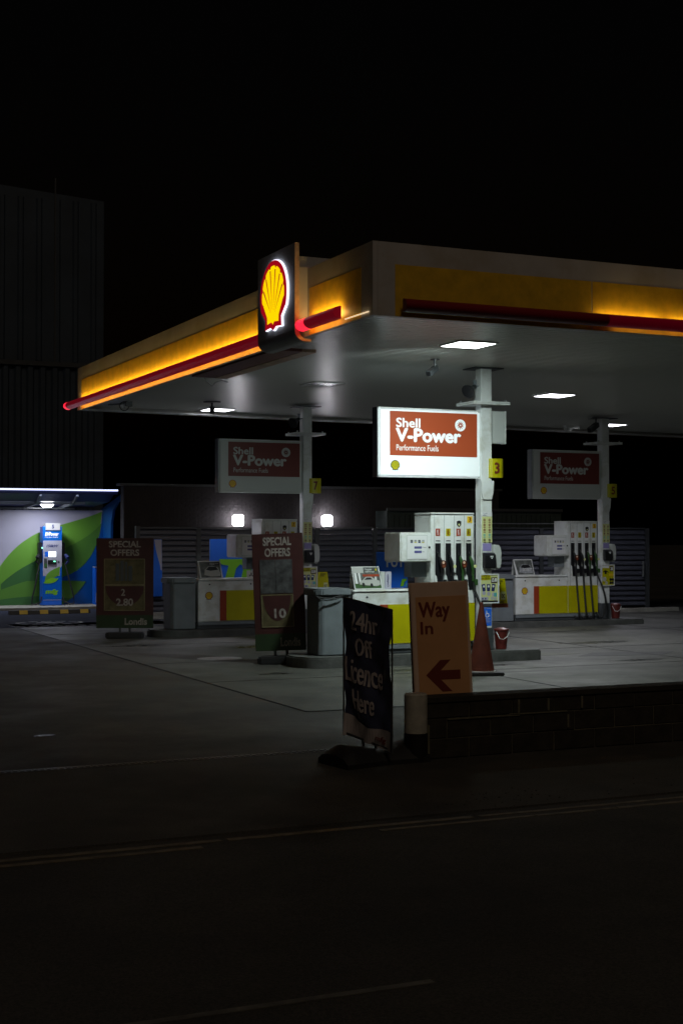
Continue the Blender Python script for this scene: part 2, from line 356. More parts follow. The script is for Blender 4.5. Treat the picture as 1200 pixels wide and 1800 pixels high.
# red half-round light bars with LED strips behind
def barprof(z0, z1, d0, d1):
    pts = [(-d0, z0), (-d0, z1)]
    c = (z0+z1)/2
    return pts + [(-(d0+(d1-d0)*math.sin(t)), c+(z1-c)*math.cos(t)) for t in [PI*k/10 for k in range(1, 10)]]
BZ0, BZ1 = FB+.038, FB+.195
BP = barprof(BZ0, BZ1, .095, .205)
def bar_left(a, b, seams):
    ys = [a]+seams+[b]
    for k in range(len(ys)-1):
        MB().prism([(CX0+p, z) for p, z in BP], 'y', ys[k]+.006, ys[k+1]-.006).build('light_bar', 'redbar', smooth=False, bevel=.004, **W)
bar_left(15.22, 16.13, []); bar_left(17.72, 28.52, [20.2, 22.75, 25.3, 27.0])
MB().prism([(CX0+p*1.02, z) for p, z in BP], 'y', 28.52, 28.66).build('light_bar_end', 'e_red', **W)
MB().prism([(CX0+p*.98, z) for p, z in BP], 'y', 16.14, 16.39).build('light_bar_end', 'e_red', **W)
for a, b, mm_ in ((7.33, 10.1, 'redbar3'), (10.1, 15.8, 'redbar2'), (15.8, 20.7, 'redbar2'), (20.7, XR, 'redbar2')):
    MB().prism([(CY0+p, z) for p, z in BP], 'x', a+.001, b-.001).build('light_bar', mm_, bevel=.004, **W)
def strip(name, x0, x1, y0, y1, z0, z1, m='e_amb'): MB().box(x0, x1, y0, y1, z0, z1).build(name, m, **W)
for a, b in ((14.95, 16.30), (17.8, 28.0)):
    strip('led_strip', CX0-.092, CX0-.072, 15.42 if a < 15 else a, b, FB+.145, FB+.185)
for a, b in ((10.05, 11.0), (11.12, 11.45), (11.9, 14.2), (16.2, 22), (22.3, 26.5)):
    strip('led_strip', a, b, CY0-.092, CY0-.072, FB+.145, FB+.185, 'e_amb2')
for a, b in ((15.42, 16.30), (17.8, 28.0)):
    strip('led_light_block', CX0-.094, CX0-.035, a, b, FB+.118, FB+.122, 'white'); strip('led_strip', CX0-.092, CX0-.08, a, b, FB+.05, FB+.06, 'e_amb4')  # unseen shelf added to keep the upper strip's light off the lower fascia
strip('led_light_block', 10.0, 26.6, CY0-.094, CY0-.035, FB+.118, FB+.122, 'white'); strip('led_strip', 10.3, 26.6, CY0-.092, CY0-.08, FB+.05, FB+.06, 'e_amb5')
strip('led_strip', CX0-.02, CX0-.006, 14.66, 15.3, FB+.045, FB+.055, 'e_amb3')
# open hatch at the edge trim, its dark inside and lit far wall painted on
MB().box(7.15, 7.53, 17.9, 21.5, FB+.0, FB+.04).build('recess_shade_plate', 'maroon', **W)
MB().box(7.535, 7.74, 17.9, 21.5, FB-.006, FB+.04).build('recess_lit_strip', 'beige', bevel=.004, **W)
# ceiling lights
def area(loc, sx, sy, power, color, rot=(0, 0, 0), spread=PI, parent=None, name='lamp'):
    l = bpy.data.lights.new(name, 'AREA'); l.shape = 'RECTANGLE' if sx != .3 else 'ELLIPSE'; l.size = sx; l.size_y = sy; l.energy = power; l.color = color; l.spread = spread
    o = bpy.data.objects.new(name, l); col.objects.link(o); o.location = loc; o.rotation_euler = rot
    return o
LG = (.84, 1, .96); LV = (.9, .9, 1)
for x, y, pw, c in ((9.55, 16.88, 190, LG), (9.80, 22.4, 0, LG), (9.82, 28.0 - .15, 36, LV), (14.5, 22.4, 135, (.93, .95, 1)), (14.5, 27.9, 8, LV), (19.6, 27.9, 45, (.86, .86, 1)), (19.4, 22.4, 0, LG), (14.5, 16.88, 0, LG), (19.4, 16.88, 10, LG), (24, 22.4, 20, LG)):
    fr = MB(); h = .29
    for s in (-1, 1):
        fr.box(x-h, x+h, y+s*h-.02, y+s*h+.02, SZ-.02, SZ+.0); fr.box(x+s*h-.02, x+s*h+.02, y-h+.021, y+h-.021, SZ-.02, SZ+.0)
    f = fr.build('ceiling_light', 'white', **W)
    dm = 'e_off' if pw == 0 else ('e_lamp' if c == LG else 'e_lamp2')
    MB().box(x-h+.02, x+h-.02, y-h+.02, y+h-.02, SZ-(.022 if pw else .012), SZ-.004).build('diffuser', dm, f).data.transform(Matrix.Translation(-can.location))
    if pw: area((x, y, SZ-.05), .5, .5, pw, c, name='canopy_lamp', spread=R(154 if pw == 190 else 136), rot=(R(20 if pw == 190 else 0), 0, 0))

# ---- lit emblem blade on the left fascia (faces -X: local -Y is world -X, local +x is world -Y)
bl = thing('emblem_sign', (6.80, 17.05, 4.41), 'charcoal blade panel with glowing scallop emblem on the canopy edge', 'sign', rz=R(-90))
pr = [(0, 1.2), (.06, 1.2), (.06, .10)] + [(.16-.10*math.cos(R(a)), .10-.10*math.sin(R(a)))for a in (15, 30, 45, 60, 75, 90)] + [(.22, .0), (.22, -.035)] + [(.14-.14*math.sin(R(a)), .105-.14*math.cos(R(a))) for a in (0, 15, 30, 45, 60, 75, 90)]
MB().prism(pr, 'x', -.635, .635).build('back_panel', 'blade', bl)
pe = MB()
for s in (1,): pe.prism(pr, 'x', .636, .648)
pe.build('panel_edge', 'beige', bl)  # near edge coloured beige for the amber light falling on it
box('mounting_box', 'fascia', bl, -.50, .52, .062, .62, .91, 1.06); box('mounting_box', 'fascia', bl, .30, .60, .062, .195, .22, .905)
hb_ = MB().prism([(x*.92+.01, z*.92+.63) for x, z in _shell([(.29, -.33), (.305, -.47), (.10, -.455), (0, -.5)], arc(0, 0, .5, -22, 202, 30))], 'y', -.030, -.004).build('emblem_halo_body', 'e_halo', bl)
emblem(bl, .01, .63, .90, -.031, 'e_sr', 'e_sy', depth=.01)
# bent white tube standing in for a bright reflection by the hatch
t = [(7.50, 21.9, 4.50), (7.52, 21.85, 4.43), (7.60, 21.8, 4.36), (7.64, 21.75, 4.42), (7.72, 21.7, 4.45), (7.82, 21.65, 4.42)]
o = MB().tube(t, .014, 6).build('reflection_curl', 'chrome'); o.data.materials[0] = M['wht2']; tag(o, 'curled white strip standing for a bright reflection under the canopy edge', 'painted reflection')

# ================================================================== COLUMNS, SIGNS, PUMPS : one of each, then copies
def make_column():
    c = thing('canopy_column', (11.185, 19.30, .16), 'white square canopy column beside the brightly lit pump', 'column', 'white columns holding up the canopy')
    z0 = .16
    B = dict(parent=c, world=True)
    MB().box(11.09, 11.28, 19.2, 19.39, .50, 4.56).build('shaft', 'white', bevel=.012, **B)
    MB().box(11.075, 11.295, 19.185, 19.405, z0, .50).build('column_foot', 'dgrey', bevel=.006, **B)
    MB().box(10.86, 11.50, 19.02, 19.58, 3.965, 3.985).build('flange', 'white', **B)
    MB().box(10.86, 11.50, 19.02, 19.58, 3.99, 4.01).build('flange', 'white', **B)
    MB().box(10.93, 11.44, 19.1, 19.5, 4.53, 4.545).build('flange', 'dgrey', **B)
    bo = MB()
    for x in (10.91, 11.45):
        for y in (19.07, 19.53): bo.frus((x, y, 4.01), .018, .018, .035, 6)
    bo.build('flange_bolt', 'steel', **B)
    MB().prism([(11.075, 2.79), (11.30, 2.79), (11.285, 2.60), (11.26, 2.50), (11.11, 2.50), (11.085, 2.60)], 'y', 19.17, 19.198).build('gusset_plate', 'white', **B)
    return c
def local(c, fn):
    """run fn with coordinates written for the first island, then move the meshes under root c"""
    before = set(col.objects); fn()
    for o in set(col.objects)-before:
        if o.type == 'MESH': o.data.transform(Matrix.Translation(-c.location))
def make_vsign(lit):
    c = thing('fuel_sign', (10.2, 19.2, 2.82), '', 'sign', 'red and white fuel signs on the columns')
    wm, rm, tm, ym = ('e_vp', 'e_vpr', 'e_vp', 'yellow') if lit else ('plastic', 'usred', 'plastic', 'gold')
    def fn():
        MB().box(9.32, 11.075, 19.205, 19.37, 2.825, 3.87).build('sign_box', wm, c, bevel=.03, seg=3)
        MB().box(9.30, 9.318, 19.21, 19.375, 2.82, 3.875).build('end_cap', 'dgrey' if lit else 'greyp', c)
        MB().box(9.32, 11.07, 19.195, 19.2045, 2.823, 2.836).box(9.32, 11.07, 19.195, 19.2045, 3.86, 3.873).build('edge_trim', 'white', c)
        p = plate('red_panel', rm, c, 9.51, 11.015, 3.15, 3.82, 19.2045, .004)
        y = 19.2
        text('Shell', 'lettering', tm, p, 9.618, 10.02, 3.58, 3.717, y, 0, fat=.014)
        text('V-Power', 'lettering', tm, p, 9.618, 10.72, 3.365, 3.56, y, 0, fat=.012)
        text('Performance Fuels', 'lettering', tm, p, 9.618, 10.336, 3.225, 3.316, y, 0)
        d_ = disc('burst_disc', tm, p, 10.718, 3.636, .093, y)
        st = []
        for k in range(20):
            a = 2*PI*k/20; rr = .07 if k % 2 == 0 else .03
            a += .25 if k % 2 == 0 else 0
            st.append((10.718+rr*math.cos(a), 3.636+rr*math.sin(a)))
        poly('burst', rm, d_, st, y-.003, .002)
        disc('burst_core', tm, d_, 10.718, 3.636, .012, y-.005, .002, 12)
        emblem(c, 9.60, 3.0, .155, 19.2045, 'brown' if lit else 'red', ym)
    local(c, fn); return c
def make_number(n):
    c = thing('pump_number_sign', (11.34, 19.2, 2.84), '', 'sign', 'yellow pump number signs on the columns')
    def fn():
        q = [(11.22, 19.17), (11.26, 19.145), (11.34, 19.13), (11.42, 19.145), (11.465, 19.18), (11.465, 19.36), (11.292, 19.36), (11.292, 19.197), (11.22, 19.197)]
        MB().prism(q, 'z', 2.84, 3.135).build('plate_wrap', 'yellow', c)
        text(n, 'number', 'dred', c, 11.285, 11.375, 2.90, 3.075, 19.128, .03)
    local(c, fn); return c
def make_pump(n):
    c = thing('fuel_pump', (10.0, 19.45, .16), '', 'fuel pump', 'fuel pumps on the islands')
    z0 = .16
    Y = 19.2
    def fn():
        T = MB().box(10.205, 10.965, Y, 19.75, .30, 2.255).build('tower', 'white', c, bevel=.012)
        MB().box(10.20, 10.97, Y-.012, 19.762, 2.258, 2.29).build('tower_lid', 'white', T, bevel=.014)
        gl = MB()
        for x in (10.265, 10.435, 10.61, 10.785, 10.945): gl.box(x-.0025, x+.0025, Y-.0025, Y-.0005, .30, 2.25)
        gl.build('panel_seam', 'greyp', T)
        plate('tower_yellow', 'yellow', c, 10.205, 10.965, .315, .90, Y-.003, .003)
        box('base_frame', 'dgrey', c, 8.88, 10.98, 19.22, 19.74, z0+.01, .295)
        # low cabinet with its round-edged worktop
        L = MB().box(8.90, 10.20, Y+.004, 19.75, .30, 1.085).build('cabinet', 'white', c, bevel=.01)
        MB().box(8.89, 10.20, Y-.012, 19.765, 1.088, 1.128).build('worktop', 'white', L, bevel=.016, seg=3)
        kh = MB()
        for x in (9.13, 9.98): kh.frus((x, 0, 0), .016, .016, .006, 10)
        kh2 = MB()
        for x in (9.13, 9.98): kh2.prism(arc(x, 1.02, .015, 0, 330, 11), 'y', Y-.003, Y+.003)
        kh2.build('lock', 'black', L)
        plate('red_stripe', 'red', c, 9.345, 9.475, .315, .90, Y+.002, .004)
        plate('yellow_panel', 'yellow', c, 9.477, 10.198, .315, .90, Y+.002, .004)
        emblem(c, 9.12, .80, .155, Y+.0035, 'dred', 'gold')
        plate('skirting', 'greyp', c, 8.90, 10.96, .235, .298, Y+.010, .012)
        # display head
        H = MB().box(9.655, 10.19, Y-.06, 19.70, 1.535, 1.985).build('display_head', 'white', c, bevel=.018)
        box('head_arm', 'greyp', c, 9.95, 10.204, 19.35, 19.6, 1.30, 1.53)
        plate('display_bezel', 'plastic', H, 9.755, 10.115, 1.575, 1.945, Y-.061, .003, .0)
        plate('display_face', 'wht2', H, 9.765, 10.105, 1.585, 1.935, Y-.065, .003)
        for k, mm in enumerate(('navy', 'yellow', 'navy', 'yellow')):
            x = 9.82+k*.065
            plate('grade_window', 'photo' if k % 2 == 0 else 'pic', H, x, x+.04, 1.845, 1.872, Y-.068, .002)
            plate('grade_strip', mm, H, x, x+.04, 1.828, 1.842, Y-.068, .002)
        plate('readout', 'lcd', H, 9.885, 10.01, 1.74, 1.775, Y-.068, .003)
        plate('readout', 'lcd', H, 9.885, 10.01, 1.675, 1.71, Y-.068, .003)
        text('£ This sale', 'lettering', 'dgrey', H, 10.02, 10.085, 1.752, 1.766, Y-.068)
        text('Litres', 'lettering', 'dgrey', H, 10.02, 10.06, 1.686, 1.70, Y-.068)
        disc('lock', 'black', H, 10.145, 1.76, .016, Y-.061, .008, 12)
        # nozzle bays
        hose_c = ('red', 'black', 'dred', 'greenp')
        for k in range(4):
            x = 10.285+k*.1795
            plate('grade_label', ('red', 'yellow', 'red', 'yellow')[k], c, x, x+.075, 1.93, 2.045, Y-.003, .003)
            lb = [text('V-Power' if k % 2 == 0 else 'FuelSave', 'lettering', 'wtxt' if k % 2 == 0 else 'dred', c, 0, .085, 0, .03, 0, .02)]
            me = lb[0].data
            for v in me.vertices: v.co = Vector((x+.022+v.co.z*1.0, Y-.0065+v.co.y, 1.945+v.co.x))
            plate('price_label', 'wht2', c, x, x+.075, 1.865, 1.927, Y-.003, .003)
            plate('price_bar', 'black', c, x, x+.075, 1.852, 1.862, Y-.003, .003)
            bay = MB().prism([(x-.008, 1.345), (x+.02, 1.315), (x+.04, 1.10), (x+.155, 1.10), (x+.15, 1.20), (x+.12, 1.24), (x+.085, 1.33), (x+.085, 1.82), (x-.008, 1.82)], 'y', Y-.006, Y-.0005).build('nozzle_bay', 'black', c)
            nz = MB().tube([(x+.02, Y-.03, 1.69), (x+.03, Y-.035, 1.65), (x+.045, Y-.045, 1.60)], [.007, .009, .012], 8).build('nozzle', 'chrome', bay)
            MB().tube([(x+.04, Y-.045, 1.615), (x+.06, Y-.06, 1.54), (x+.075, Y-.06, 1.46), (x+.085, Y-.055, 1.34), (x+.09, Y-.05, 1.24)], [.018, .03, .027, .018, .02], 10).build('nozzle_grip', 'black' if k < 2 else 'greenp', bay, smooth=True)
            if k % 2 == 0:
                MB().prism(arc(x+.088, 1.50, .04, 0, 345, 23, .062), 'y', Y-.105, Y-.085).build('nozzle_badge', 'cone', bay)
                disc('badge_print', 'bbrown', bay, x+.088, 1.47, .022, Y-.105, .003, 16); disc('badge_print', 'obord', bay, x+.08, 1.525, .02, Y-.105, .003, 16)
            else:
                disc('nozzle_badge', 'cream', bay, x+.105, 1.465, .026, Y-.085, .012, 20)
            MB().box(x+.105, x+.155, Y-.09, Y-.006, 1.17, 1.265).build('holster', 'black' if k < 3 else 'greenp', bay, bevel=.006)
            MB().tube([(x+.085, Y-.055, 1.37), (x+.088, Y-.055, 1.32)], [.017, .017], 8).build('swivel', 'steel', bay)
            # hose
            sx = x+.09
            if k < 3: pts = [(sx, Y-.05, 1.24), (sx+.005, Y-.055, 1.1), (sx+.01, Y-.08, .8), (sx+.02, Y-.11, .5), (sx+.03, Y-.12, .3), (sx+.025, Y-.105, .215), (sx+.0, Y-.06, .2), (sx-.01, Y-.02, .25)]
            else: pts = [(sx, Y-.05, 1.22), (sx+.02, Y-.07, 1.08), (sx+.07, Y-.16, .86), (sx+.12, Y-.19, .62), (sx+.13, Y-.18, .42), (sx+.10, Y-.15, .24), (sx+.03, Y-.12, .215), (sx-.01, Y-.06, .3), (sx-.01, Y-.02, .29)]
            P = []
            V3 = [Vector(p) for p in pts]; V3 = [V3[0]]+V3+[V3[-1]]
            for i in range(1, len(V3)-2):
                for q in range(4):
                    u = q/4; a, b, c_, d_ = V3[i-1:i+3]
                    P.append(.5*((2*b)+(c_-a)*u+(2*a-5*b+4*c_-d_)*u*u+(3*b-a-3*c_+d_)*u**3))
            P.append(V3[-1])
            MB().tube(P, .020, 8).build('hose', 'rubber', c, smooth=True)
        shp = [(10.725, 2.20), (10.765, 2.185), (10.762, 2.13), (10.725, 2.095), (10.688, 2.13), (10.685, 2.185)]
        poly('shield_badge', 'black', c, [(px-.035, pz-.03) for px, pz in shp], Y-.003, .004)
        disc('badge_core', 'cream', c, 10.69, 2.105, .016, Y-.007, .002, 12)
        plate('number_tile', 'gold', c, 10.835, 10.925, 2.135, 2.235, Y-.003, .003)
        text(n, 'number', 'dred', c, 10.86, 10.90, 2.15, 2.22, Y-.006, .03)
        # wall plate on rear side so the pump reads from behind
        plate('rear_yellow', 'yellow', c, 8.92, 10.95, .315, .90, 19.757, .005)
    local(c, fn); return c
def make_guard():
    c = thing('island_end_guard', (8.6, 19.5, .16), '', 'guard cabinet', 'grey guard cabinets at the island ends')
    def fn():
        MB().prism([(8.36, 19.26), (8.42, 19.21), (8.85, 19.21), (8.85, 19.74), (8.42, 19.74), (8.36, 19.69)], 'z', .17, 1.045).build('guard_body', 'greyp', c, bevel=.01)
        MB().prism([(8.30, 19.26), (8.39, 19.17), (8.86, 19.17), (8.86, 19.78), (8.39, 19.78), (8.30, 19.69)], 'z', 1.047, 1.155).build('guard_cap', 'greyp', c, bevel=.02)
    local(c, fn); return c
def make_island():
    c = thing('pump_island', (10.1, 19.5, 0), '', 'kerb island', 'raised concrete pump islands')
    def fn():
        pts = [(8.35, 18.97), (12.0, 18.97), (12.06, 19.03), (12.06, 19.95), (12.0, 20.01), (8.35, 20.01)] + [(8.35-.35*math.sin(R(a)), 19.49+.52*math.cos(R(a))) for a in range(15, 180, 15)]
        MB().prism(pts, 'z', -.02, .16).build('island_kerb', 'kerbc', c, bevel=.022)
    local(c, fn); return c
def make_instr():
    c = thing('safety_notice', (11.185, 19.19, 1.68), '', 'notice', 'yellow safety notices on the columns')
    def fn():
        y = 19.197
        plate('notice_header', 'wht2', c, 11.095, 11.275, 2.235, 2.30, y)
        text('For your', 'lettering', 'navy', c, 11.11, 11.19, 2.275, 2.292, y-.004); text('safety', 'lettering', 'navy', c, 11.11, 11.17, 2.245, 2.262, y-.004)
        p = plate('notice_panel', 'cream', c, 11.095, 11.275, 1.83, 2.232, y)
        for r_ in range(5):
            for q in range(2):
                x, z = 11.14+q*.09, 2.18-r_*.078
                mm = ('dred', 'dred', 'dred', 'teal', 'brown')[r_]
                ring = arc(x, z, .021, 0, 345, 23); inner = [(x+(a-x)*.7, z+(b-z)*.7) for a, b in ring]
                m_ = MB(); k = len(ring)
                vs_ = [(a, y-.006, b) for a, b in ring]+[(a, y-.006, b) for a, b in inner]
                m_.add(vs_, [(i, (i+1) % k, k+(i+1) % k, k+i) for i in range(k)]); m_.box(x-.008, x+.008, y-.0065, y-.0045, z-.009, z+.009)
                m_.box(x-.02, x+.02, y-.0065, y-.0045, z-.04, z-.03)
                m_.build('pictogram', mm, p)
        plate('lilac_panel', 'lilac', c, 11.11, 11.262, 1.70, 1.815, y)
    local(c, fn); return c
def make_reader():
    c = thing('tissue_dispenser', (11.2, 19.15, 1.42), '', 'dispenser', 'black dispensers fixed to the columns')
    def fn():
        MB().prism([(19.197, 1.43), (19.197, 1.675), (19.15, 1.675), (19.10, 1.64), (19.085, 1.5), (19.10, 1.43)], 'x', 11.10, 11.295).build('dispenser_body', 'black', c, bevel=.01)
        text('FREE', 'lettering', 'wtxt', c, 11.18, 11.235, 1.60, 1.625, 19.083, .03)
        MB().prism([(11.192, 1.595), (11.222, 1.595), (11.207, 1.575)], 'y', 19.08, 19.083).build('arrow', 'wtxt', c)
    local(c, fn); return c
def make_gloves():
    c = thing('glove_dispenser', (11.37, 19.3, 1.38), '', 'dispenser', 'pale dispensers at the column sides')
    def fn():
        MB().prism([(11.298, 1.41), (11.37, 1.40), (11.42, 1.435), (11.435, 1.52), (11.435, 1.66), (11.415, 1.77), (11.38, 1.79), (11.298, 1.80)], 'y', 19.16, 19.38).build('dispenser_shell', 'plastic', c, bevel=.018, seg=3)
        MB().box(11.34, 11.42, 19.153, 19.157, 1.425, 1.435).build('dispenser_slot', 'black', c)
    local(c, fn); return c
def make_bucket():
    c = thing('fire_bucket', (11.50, 19.3, .16), '', 'bucket', 'red buckets beside the columns')
    def fn():
        MB().frus((11.50, 19.3, .165), .085, .112, .30, 28).build('pail', 'bucket', c, smooth=True)
        MB().frus((11.50, 19.3, .455), .122, .118, .02, 28).frus((11.50, 19.3, .476), .10, .05, .02, 28).build('lid', 'bucket', c)
        MB().tube([(11.39, 19.27, .44), (11.41, 19.19, .33), (11.46, 19.165, .32), (11.53, 19.17, .36), (11.60, 19.22, .43)], .005, 6).build('handle', 'wht2', c)
    local(c, fn); return c
def make_ad(kind):
    """A-frame photo card standing on the pump cabinet"""
    c = thing('display_card', (9.16, 19.46, 1.13), '', 'display card', 'picture cards on the pump cabinets', rz=0)
    def fn():
        lean = .055; x0, x1 = 8.97, 9.43; z0, z1 = 1.13, 1.47
        a = MB(); a.add([(x0+.02, 19.33, z0), (x1+.02, 19.33, z0), (x1-.02, 19.33+lean, z1), (x0-.02, 19.33+lean, z1),
                         (x0+.02, 19.338, z0), (x1+.02, 19.338, z0), (x1-.02, 19.338+lean, z1), (x0-.02, 19.338+lean, z1)], [(0, 1, 2, 3), (4, 7, 6, 5), (0, 4, 5, 1), (1, 5, 6, 2), (2, 6, 7, 3), (3, 7, 4, 0)])
        a.build('front_card', 'wht2', c)
        MB().add([(x0+.02, 19.52, z0), (x1+.02, 19.52, z0), (x1-.02, 19.40, z1), (x0-.02, 19.40, z1), (x0+.02, 19.528, z0), (x1+.02, 19.528, z0), (x1-.02, 19.408, z1), (x0-.02, 19.408, z1)], [(0, 1, 2, 3), (4, 7, 6, 5), (0, 4, 5, 1), (1, 5, 6, 2), (2, 6, 7, 3), (3, 7, 4, 0)]).build('rear_card', 'plastic', c)
        def on(name, m, pts, lift):
            q = []
            for u, v in pts:
                z = z0+v*(z1-z0); q.append((x0+.02-.04*v+u*(x1-x0), 19.33+lean*v-lift, z))
            k = len(q); MB().add(q+[(a_, b_+.0015, c_) for a_, b_, c_ in q], [tuple(range(k)), tuple(reversed(range(k, 2*k)))]+[(i, (i+1) % k, k+(i+1) % k, k+i) for i in range(k)]).build(name, m, c)
        car = [(.2, .22), (.22, .34), (.34, .42), (.46, .55), (.66, .56), (.78, .44), (.93, .37), (.95, .22), (.88, .16), (.78, .14), (.5, .17), (.3, .2)]
        if kind == 0:
            on('picture', 'photo', [(.03, .05), (.97, .05), (.97, .97), (.03, .97)], .003)
            on('picture_sky', 'skin', [(.03, .72), (.4, .72), (.42, .97), (.03, .97)], .006)
            on('picture_pillar', 'wht2', [(.05, .25), (.14, .25), (.14, .72), (.05, .72)], .006); on('picture_pillar', 'wht2', [(.2, .3), (.27, .3), (.27, .72), (.2, .72)], .006)
            on('picture_pillar', 'wht2', [(.78, .25), (.84, .25), (.84, .55), (.78, .55)], .006); on('picture_band', 'red', [(.36, .56), (.95, .56), (.95, .66), (.36, .66)], .006)
            on('picture_floor', 'greenp', [(.03, .05), (.97, .05), (.97, .16), (.03, .26)], .006)
            on('picture_car', 'skin', car, .009); on('picture_window', 'black', [(.38, .42), (.48, .52), (.62, .52), (.68, .43)], .012)
            on('picture_wheel', 'black', arc(.33, .21, .05, 0, 330, 11, .09), .012); on('picture_wheel', 'black', arc(.62, .18, .05, 0, 330, 11, .09), .012)
            on('emblem', 'yellow', arc(.86, .86, .035, 0, 330, 11, .05), .012)
            tx = ('Charge your\nengine for longer', .45, .8, .72, .92)
        else:
            on('picture', 'photo', [(.12, .05), (.96, .05), (.96, .95), (.03, .95)] if kind == 1 else [(.05, .05), (.95, .05), (.95, .95), (.05, .95)], .003)
            on('picture_car', 'skin' if kind == 2 else 'pic', [(.2, .2), (.25, .5), (.42, .7), (.6, .72), (.85, .62), (.93, .3), (.9, .15), (.5, .12)], .006)
            on('picture_window', 'black', [(.3, .5), (.45, .68), (.75, .66), (.85, .5), (.5, .44)], .009)
            if kind == 2: on('picture_band', 'dgrey', [(.45, .75), (.95, .75), (.95, .9), (.45, .9)], .009)
            tx = ('Protect your engine\nfrom the grime', .42, .9, .28, .46) if kind == 1 else ('Charge your\nengine', .5, .9, .77, .88)
        t_ = text(tx[0], 'lettering', 'wtxt', c, 0, 1, 0, 1, 0)
        for v in t_.data.vertices:
            u = tx[1]+v.co.x*(tx[2]-tx[1]); vv = tx[3]+v.co.z*(tx[4]-tx[3])
            v.co = Vector((x0+.02-.04*vv+u*(x1-x0), 19.33+lean*vv-.014+v.co.y, z0+vv*(z1-z0)))
    local(c, fn); return c
def make_poster(kind):
    c = thing('offer_poster', (11.20, 19.16, .88), '', 'poster', 'framed offer posters on the columns')
    def fn():
        x0, x1, z0, z1, y = 11.035, 11.375, .885, 1.345, 19.165
        for nm, b in (('poster_frame', (x0, x1, z0, z0+.018)), ('poster_frame', (x0, x1, z1-.018, z1)), ('poster_frame', (x0, x0+.018, z0+.018, z1-.018)), ('poster_frame', (x1-.018, x1, z0+.018, z1-.018))):
            box(nm, 'wht2', c, b[0], b[1], y-.014, y+.018, b[2], b[3])
        P = plate('poster_print', 'cream' if kind == 0 else 'yellow', c, x0+.018, x1-.018, z0+.018, z1-.018, y)
        if kind == 0:
            plate('offer_heading', 'yellow', P, x0+.02, x0+.19, 1.25, 1.32, y-.0045, .003)
            text('Air freshener\nrefill selection', 'lettering', 'brown', P, x0+.025, x0+.18, 1.262, 1.312, y-.008)
            plate('price_patch', 'brown', P, x0+.2, x0+.31, 1.20, 1.29, y-.0045, .003)
            text('£5.00', 'price', 'wtxt', P, x0+.21, x0+.305, 1.22, 1.275, y-.008, .03)
            for k, (px, rot) in enumerate(((.07, -.15), (.155, 0), (.24, .15))):
                pts = [(-.026, -.055), (.026, -.055), (.032, .055), (-.032, .055)]
                pts = [(x0+px+a*math.cos(rot)+b*math.sin(rot), 1.13-a*math.sin(rot)+b*math.cos(rot)) for a, b in pts]
                poly('product_picture', 'navy', P, pts, y-.0045); disc('product_picture', 'wht2', P, x0+px, 1.15, .018, y-.0075, .002, 14)
                disc('product_picture', 'mural', P, x0+px+.005, 1.045-.01*k, .03, y-.0045, .003, 16)
            plate('product_picture', 'teal', P, x0+.25, x0+.30, .99, 1.05, y-.0045)
            plate('poster_foot', 'mural', P, x0+.02, x0+.15, .935, .985, y-.0045)
            disc('product_picture', 'navy', P, x0+.05, .96, .014, y-.0075, .002, 12); disc('product_picture', 'navy', P, x0+.10, .96, .014, y-.0075, .002, 12)
            disc('product_picture', 'skin', P, x0+.22, .965, .028, y-.0045, .002, 16); disc('product_picture', 'skin', P, x0+.275, .955, .028, y-.0045, .002, 16)
            plate('poster_foot', 'black', P, x0+.02, x1-.02, .905, .928, y-.0045)
        else:
            plate('offer_heading', 'wht2', P, x0+.02, x0+.2, 1.27, 1.32, y-.0045)
            plate('price_patch', 'brown', P, x0+.22, x1-.03, 1.20, 1.31, y-.0045)
            text('28', 'price', 'wtxt', P, x0+.235, x1-.045, 1.22, 1.29, y-.008, .03)
            poly('product_picture', 'black', P, bez((x0+.03, 1.17), (x0+.08, 1.25), (x0+.16, 1.22), (x0+.2, 1.16))+bez((x0+.2, 1.16), (x0+.16, 1.19), (x0+.08, 1.2), (x0+.03, 1.17))[1:-1], y-.0045)
            disc('product_picture', 'black', P, x0+.11, 1.165, .028, y-.0045)
            for q in ((.24, 1.02), (.30, 1.02), (.24, .95), (.30, .95)): disc('product_picture', 'black', P, x0+q[0], q[1], .03, y-.0045)
            disc('product_picture', 'skin', P, x0+.08, 1.03, .05, y-.0045); disc('product_picture', 'skin', P, x0+.13, .95, .035, y-.0045)
            plate('product_picture', 'gold', P, x0+.2, x1-.03, 1.09, 1.15, y-.0045)
    local(c, fn); return c

OFF = {'3': (0, 0, 0), '7': (-.085, 6.9, -.03), '5': (6.88, 6.68, -.045)}
def put(c, k): c.location = Vector(c.location)+Vector(OFF[k]); return c
def relabel(c, l): c['label'] = l; return c
DESC = {'3': 'nearest and brightest island, behind the orange board', '7': 'rear left island behind the special offers banner', '5': 'rear right island'}
# islands (own kerb top height per place is kept by sinking the copies slightly)
isl = relabel(make_island(), 'concrete pump island kerb nearest the road, under the brightly lit pump')
for k, l in (('7', 'concrete pump island kerb at the rear left, behind the special offers banner'), ('5', 'concrete pump island kerb at the rear right, with its end clear of other things')):
    i2 = tree(isl); i2.location = Vector(isl.location)+Vector(OFF[k]); i2['label'] = l
cc = relabel(make_column(), 'white canopy column holding the bright fuel sign and number 3')
for k, l in (('7', 'white canopy column at the rear left, holding the dim fuel sign'), ('5', 'white canopy column at the rear right, holding number 5')):
    c2 = tree(cc); put(c2, k); c2['label'] = l
relabel(make_vsign(True), 'brightly lit red and white fuel sign on the nearest column')
s0 = make_vsign(False); put(s0, '7'); s0['label'] = 'unlit red and white fuel sign on the rear left column'; s0.location.z -= .025
s1 = tree(s0); s1.location = Vector((10.2, 19.2, 2.82))+Vector(OFF['5']); s1.location.z -= .06; s1['label'] = 'unlit red and white fuel sign on the rear right column'
